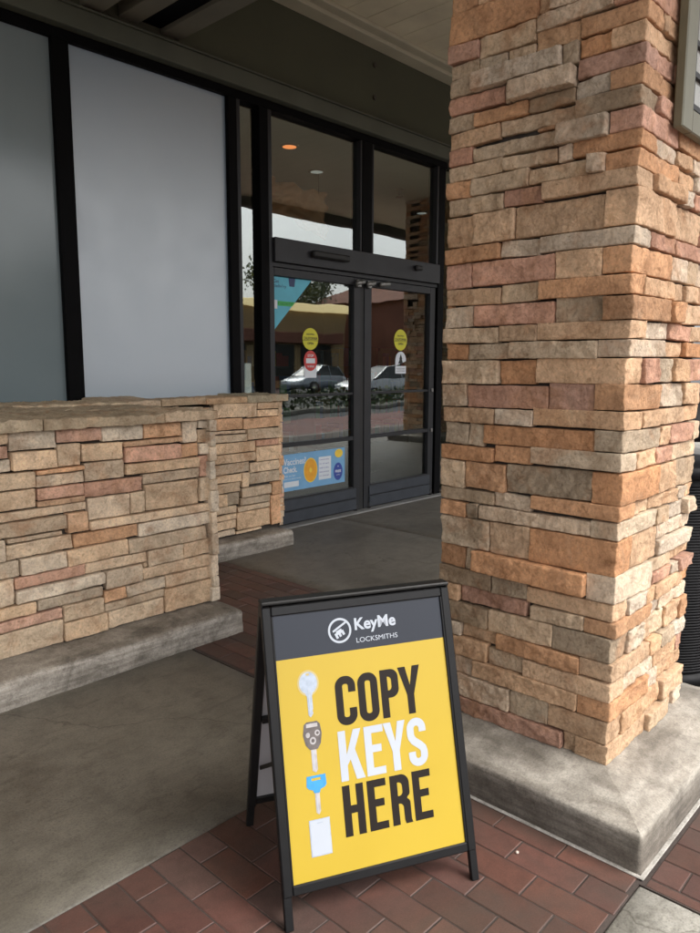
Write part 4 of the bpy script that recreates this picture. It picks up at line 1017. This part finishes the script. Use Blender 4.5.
# =================================================================== ACROSS THE CAR PARK (seen mirrored in the shop glass)
tanw = plain('tan_stucco', (.34,.24,.12), .85, 0, .1, .5); cream = plain('cream_cornice', (.88,.80,.52), .7, 0, .05, .5)
brickw = plain('red_brown_wall', (.22,.09,.06), .85, 0, .2, .6); dkw = plain('dark_shop_glass', (.02,.025,.025), .1, 0, .2, .5); rooft = plain('clay_roof', (.20,.08,.05), .8, 0, .25, 2)
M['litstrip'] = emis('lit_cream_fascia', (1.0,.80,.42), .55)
def far_building(x0, x1, y, h, wm, label, cornice=True, bays=8):
    g = empty('retail_building', ((x0+x1)/2, y, -.17)); tag(g, label, 'building')
    def Q(n, m, fn): b = MB(); fn(b); return under(b.build(n, m, g), g)
    Q('wall', wm, lambda b: b.box(x0, x1, y-12, y, -.17, h-.5))
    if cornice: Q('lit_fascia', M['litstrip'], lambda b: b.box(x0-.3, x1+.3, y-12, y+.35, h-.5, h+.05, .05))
    else: Q('roof', rooft, lambda b: b.add([(x0-.6,y+1,h-.5),(x1+.6,y+1,h-.5),(x1+.6,y-13,h-.5),(x0-.6,y-13,h-.5),(x0+2,y-5,h+1.8),(x1-2,y-5,h+1.8)], [(0,1,5,4),(2,3,4,5),(0,4,3),(1,2,5),(0,3,2,1)]))
    Q('awning_band', tanw if wm is not tanw else brickw, lambda b: b.box(x0+1, x1-1, y+.02, y+.9, 2.9, 3.7, .05))
    n = bays; w = (x1-x0-2)/n
    for k in range(n):
        f = Q('shop_window', dkw, lambda b: b.box(x0+1+k*w+.4, x0+1+(k+1)*w-.4, y+.01, y+.06, .3, 2.8))
    return g
far_building(6, 42, -30, 5.85, tanw, 'tan shop row with cream cornice across the car park, mirrored in the left door')
far_building(46, 82, -26, 7.0, brickw, 'red brown building across the car park, mirrored in the right door', False, 7)
def car(x, y, rz, paint, label):
    c = empty('parked_car', (x, y, -.17), rz); tag(c, label, 'car')
    def Q(n, m, fn, p=None): b = MB(); fn(b); return b.build(n, m, p or c)
    # side profile, lofted with tumblehome
    prof = [(-2.25,.45,.62),(-2.2,.35,.86),(-1.9,.30,.98),(-1.2,.28,1.02),(1.0,.28,1.0),(1.5,.28,.95),(2.05,.30,.80),(2.25,.40,.62)]
    def body(b):
        vs = []; n = 0
        secs = []
        for (px, zl, zt) in prof:
            hw = .90 - (.16 if abs(px) > 2.15 else (.05 if abs(px) > 1.8 else 0))
            secs.append([(px, -hw*.86, zl), (px, -hw, zl+.12), (px, -hw, (zl+zt)/2), (px, -hw*.94, zt-.06), (px, -hw*.8, zt), (px, hw*.8, zt), (px, hw*.94, zt-.06), (px, hw, (zl+zt)/2), (px, hw, zl+.12), (px, hw*.86, zl)])
        for s in secs: vs += s
        m = 10; fs = [(i*m+k, i*m+(k+1) % m, (i+1)*m+(k+1) % m, (i+1)*m+k) for i in range(len(secs)-1) for k in range(m)]
        fs += [list(range(m)), [(len(secs)-1)*m+k for k in range(m)][::-1]]
        b.add(vs, fs, True)
    Q('body', paint, body)
    def cab(h0, h1, ins, b):
        a = [(-1.75,.98),(-1.25,1.42),(-.4,1.50),(.35,1.45),(1.25,.98)]
        vs = []
        for (px, pz) in a:
            t = (pz-.98)/.52; hw = .80-.17*t-ins
            vs += [(px, -hw, pz-ins*.3), (px, hw, pz-ins*.3)]
        base = [(-1.75,-.80),( -1.75,.80)]
        k = len(a)
        fs = [(2*i, 2*i+1, 2*i+3, 2*i+2) for i in range(k-1)] + [[2*i for i in range(k)], [2*i+1 for i in range(k)][::-1], (0,1,2*k-1,2*k-2)]
        b.add(vs, fs)
    Q('greenhouse', dkw, lambda b: cab(0,0,0,b))
    Q('roof', paint, lambda b: (b.add([(-1.22,-.64,1.425),(-1.22,.64,1.425),(-.4,.64,1.51),(-.4,-.64,1.51),(.33,.65,1.462),(.33,-.65,1.462)], [(0,1,2,3),(3,2,4,5)]), [b.bar((p[0],s*p[1],p[2]), (q[0],s*q[1],q[2]), .05, .05) for s in (-1,1) for p, q in (((-1.75,.79,.99),(-1.23,.65,1.43)), ((1.24,.79,.99),(.34,.65,1.46)), ((-.35,.64,1.50),(-.40,.80,.99)))]))
    for sx in (-1.38, 1.38):
        for sy in (-.82, .82):
            wv = Q('wheel', M['black'], lambda b: b.tube([(sx, sy-.11, .33), (sx, sy+.11, .33)], .33, 20))
            Q('rim', bpy.data.materials['grey_pivot_metal'], lambda b: b.tube([(sx, sy+math.copysign(.112,sy), .33), (sx, sy+math.copysign(.118,sy), .33)], .20, 12), wv)
    for sy in (-.6, .6):
        Q('headlight', M['pwhite'], lambda b: b.box(2.10, 2.22, sy-.16, sy+.16, .60, .74, .03)); Q('tail_light', M['stred'], lambda b: b.box(-2.24, -2.14, sy-.14, sy+.14, .66, .82, .03))
silver = plain('silver_car_paint', (.42,.44,.46), .3, .3, .03, 2, coat=.6)
car(25.0, -11.8, R(180), silver, 'silver hatchback parked outside, mirrored in the right entry door')
car(28.5, -19.5, R(170), plain('pale_blue_grey_car_paint', (.30,.34,.38), .3, .3, .03, 2, coat=.6), 'blue grey car parked farther off, mirrored in the left entry door')
car(36, -19.2, R(175), plain('dark_car_paint', (.03,.03,.035), .3, .2, .03, 2, coat=.6), 'dark car parked in the far row of the car park, beside the blue grey one')
leafm = plain('tree_leaves', (.055,.075,.03), .7, 0, .35, .9); bark = plain('tree_bark', (.10,.075,.05), .9, 0, .3, 3)
def tree(x, y, h, r, label, seed, n=4200):
    g = empty('tree', (x, y, -.17)); tag(g, label, 'tree', 'trees round the car park'); rnd = random.Random(seed)
    b = MB(); lean = rnd.uniform(-.3,.3)
    b.tube([(0,0,0),(lean*.3,.05,h*.25),(lean,.1,h*.55),(lean*1.1,.1,h*.85)], [.22,.17,.12,.04], 10)
    limbs = []
    for k in range(7):
        a = rnd.uniform(0, 6.28); z0 = h*rnd.uniform(.3,.6); e = (math.cos(a)*r*.6+lean, math.sin(a)*r*.6, z0+h*rnd.uniform(.1,.3)); limbs.append(e)
        b.tube([(lean*.6, .07, z0), ((e[0]+lean*.6)/2, e[1]/2, (z0+e[2])/2+.1), e], [.08,.05,.02], 7)
    b.build('trunk', bark, g)
    c = MB(); cl = []
    for k in range(26):
        a = rnd.uniform(0,6.28); q = rnd.random()**.5; z = rnd.uniform(-1,1); rr = r*(1-.55*abs(z)**1.5)*q
        cl.append((lean+math.cos(a)*rr, math.sin(a)*rr, h*.68+z*h*.30, rnd.uniform(.35,.8)*r*.45))
    for k in range(n):
        p = rnd.choice(cl); d = Vector((rnd.gauss(0,1), rnd.gauss(0,1), rnd.gauss(0,.8)))*p[3]*.55
        o_ = Vector(p[:3])+d; s = rnd.uniform(.09,.22); u = Vector((rnd.gauss(0,1),rnd.gauss(0,1),rnd.gauss(0,1))).normalized(); v = u.orthogonal().normalized()
        c.add([o_-u*s, o_+v*s*.5, o_+u*s, o_-v*s*.5], [(0,1,2,3)])
    c.build('crown', leafm, g)
tree(13.5, -17, 5.6, 1.9, 'round leafy tree in the car park, nearest the tan shop row', 1); tree(15.5, -23, 6.4, 2.2, 'broad leafy tree in the car park in front of the tan shop row', 2); tree(19, -44, 9.5, 3.0, 'tall tree rising behind the tan shop row', 3)
tree(31, -45, 9.8, 3.1, 'taller tree rising behind the right half of the tan shop row', 4); tree(38, -17, 7.0, 2.2, 'leafy tree in the car park in front of the red brown building', 5); tree(43, -39, 10.5, 3.6, 'wide dark tree rising above the right end of the tan shop row', 8, 4200); tree(49.5, -41, 11.5, 3.8, 'widest tree, in the gap between the tan shop row and the red brown building', 9, 4600)
tree(50, -20, 8.4, 2.6, 'large leafy tree at the left corner of the red brown building', 6); tree(10, -45, 9, 2.8, 'tall tree behind the left end of the tan shop row', 7)
hg = MB(); rnd = random.Random(4)
for k in range(5000):
    o_ = Vector((rnd.uniform(8,46), rnd.uniform(-8.9,-8.0)-(0), rnd.uniform(-.1,.55)+.1*math.sin(k))); s = rnd.uniform(.05,.1); u = Vector((rnd.gauss(0,1),rnd.gauss(0,1),rnd.gauss(0,1))).normalized(); v = u.orthogonal().normalized()
    hg.add([o_-u*s, o_+v*s*.6, o_+u*s, o_-v*s*.6], [(0,1,2,3)])
tag(hg.build('ground_cover', leafm), kind='stuff')
b = MB(); b.box(8, 46, -9.0, -7.9, -.17, -.03, .02); tag(b.build('kerb', M['slab3']), kind='structure')

# =================================================================== LIGHT, SKY, CAMERA
wd = bpy.data.worlds.new('World'); sc.world = wd; wd.use_nodes = True; nt = wd.node_tree; bg = nt.nodes['Background']
sky = nt.nodes.new('ShaderNodeTexSky'); sky.sky_type = 'NISHITA'; sky.sun_disc = False
SE, AZ = 52, 15      # elevation, azimuth measured from -Y towards +X
sd = Vector((math.sin(R(AZ))*math.cos(R(SE)), -math.cos(R(AZ))*math.cos(R(SE)), math.sin(R(SE))))
sky.sun_elevation = R(SE); sky.sun_rotation = math.atan2(sd.x, sd.y); sky.air_density = 1.0; sky.dust_density = 4.0; sky.ozone_density = 1.0
hs = nt.nodes.new('ShaderNodeHueSaturation'); hs.inputs['Saturation'].default_value = .22
nt.links.new(sky.outputs[0], hs.inputs['Color'])
# overcast deck: slow grey variation across the sky
tc = nt.nodes.new('ShaderNodeTexCoord'); cn = noisen(nt, tc.outputs['Generated'], 2.2, 6, .55, .5)
cr = rampn(nt, [(.3, (.82,.83,.86)), (.7, (1.08,1.07,1.05))]); nt.links.new(cn, cr.inputs[0])
nt.links.new(mixc(nt, 'MULTIPLY', 1.0, hs.outputs[0], cr.outputs[0]), bg.inputs['Color'])
bg.inputs['Strength'].default_value = .15
sl = bpy.data.lights.new('sun', 'SUN'); sl.energy = 1.1; sl.angle = R(30); sl.color = (1, .97, .91)
so = bpy.data.objects.new('sun', sl); link(so); so.rotation_euler = (-sd).to_track_quat('-Z', 'Y').to_euler(); so.location = sd*30

cam = bpy.data.cameras.new('camera'); co = bpy.data.objects.new('camera', cam); link(co)
P_, RO, AH = R(8.05), R(.15), R(42.9)
fwd = Vector((math.cos(AH)*math.cos(P_), math.sin(AH)*math.cos(P_), -math.sin(P_))); rt = Vector((math.sin(AH), -math.cos(AH), 0)); upv = rt.cross(fwd)
r2 = rt*math.cos(RO)+upv*math.sin(RO); u2 = upv*math.cos(RO)-rt*math.sin(RO)
mw = Matrix((( r2.x, u2.x, -fwd.x, 0), (r2.y, u2.y, -fwd.y, 0), (r2.z, u2.z, -fwd.z, 1.45), (0,0,0,1)))
co.matrix_world = mw
cam.sensor_fit = 'VERTICAL'; cam.sensor_height = 24; cam.lens = 725/933*24; cam.clip_end = 1000; cam.clip_start = .02
sc.camera = co
sc.view_settings.view_transform = 'Standard'; sc.view_settings.look = 'None'; sc.view_settings.gamma = 1; sc.view_settings.exposure = 1.45
sc.view_settings.use_curve_mapping = False
sc.cycles.max_bounces = 8; sc.cycles.diffuse_bounces = 4; sc.cycles.glossy_bounces = 3; sc.cycles.transparent_max_bounces = 12
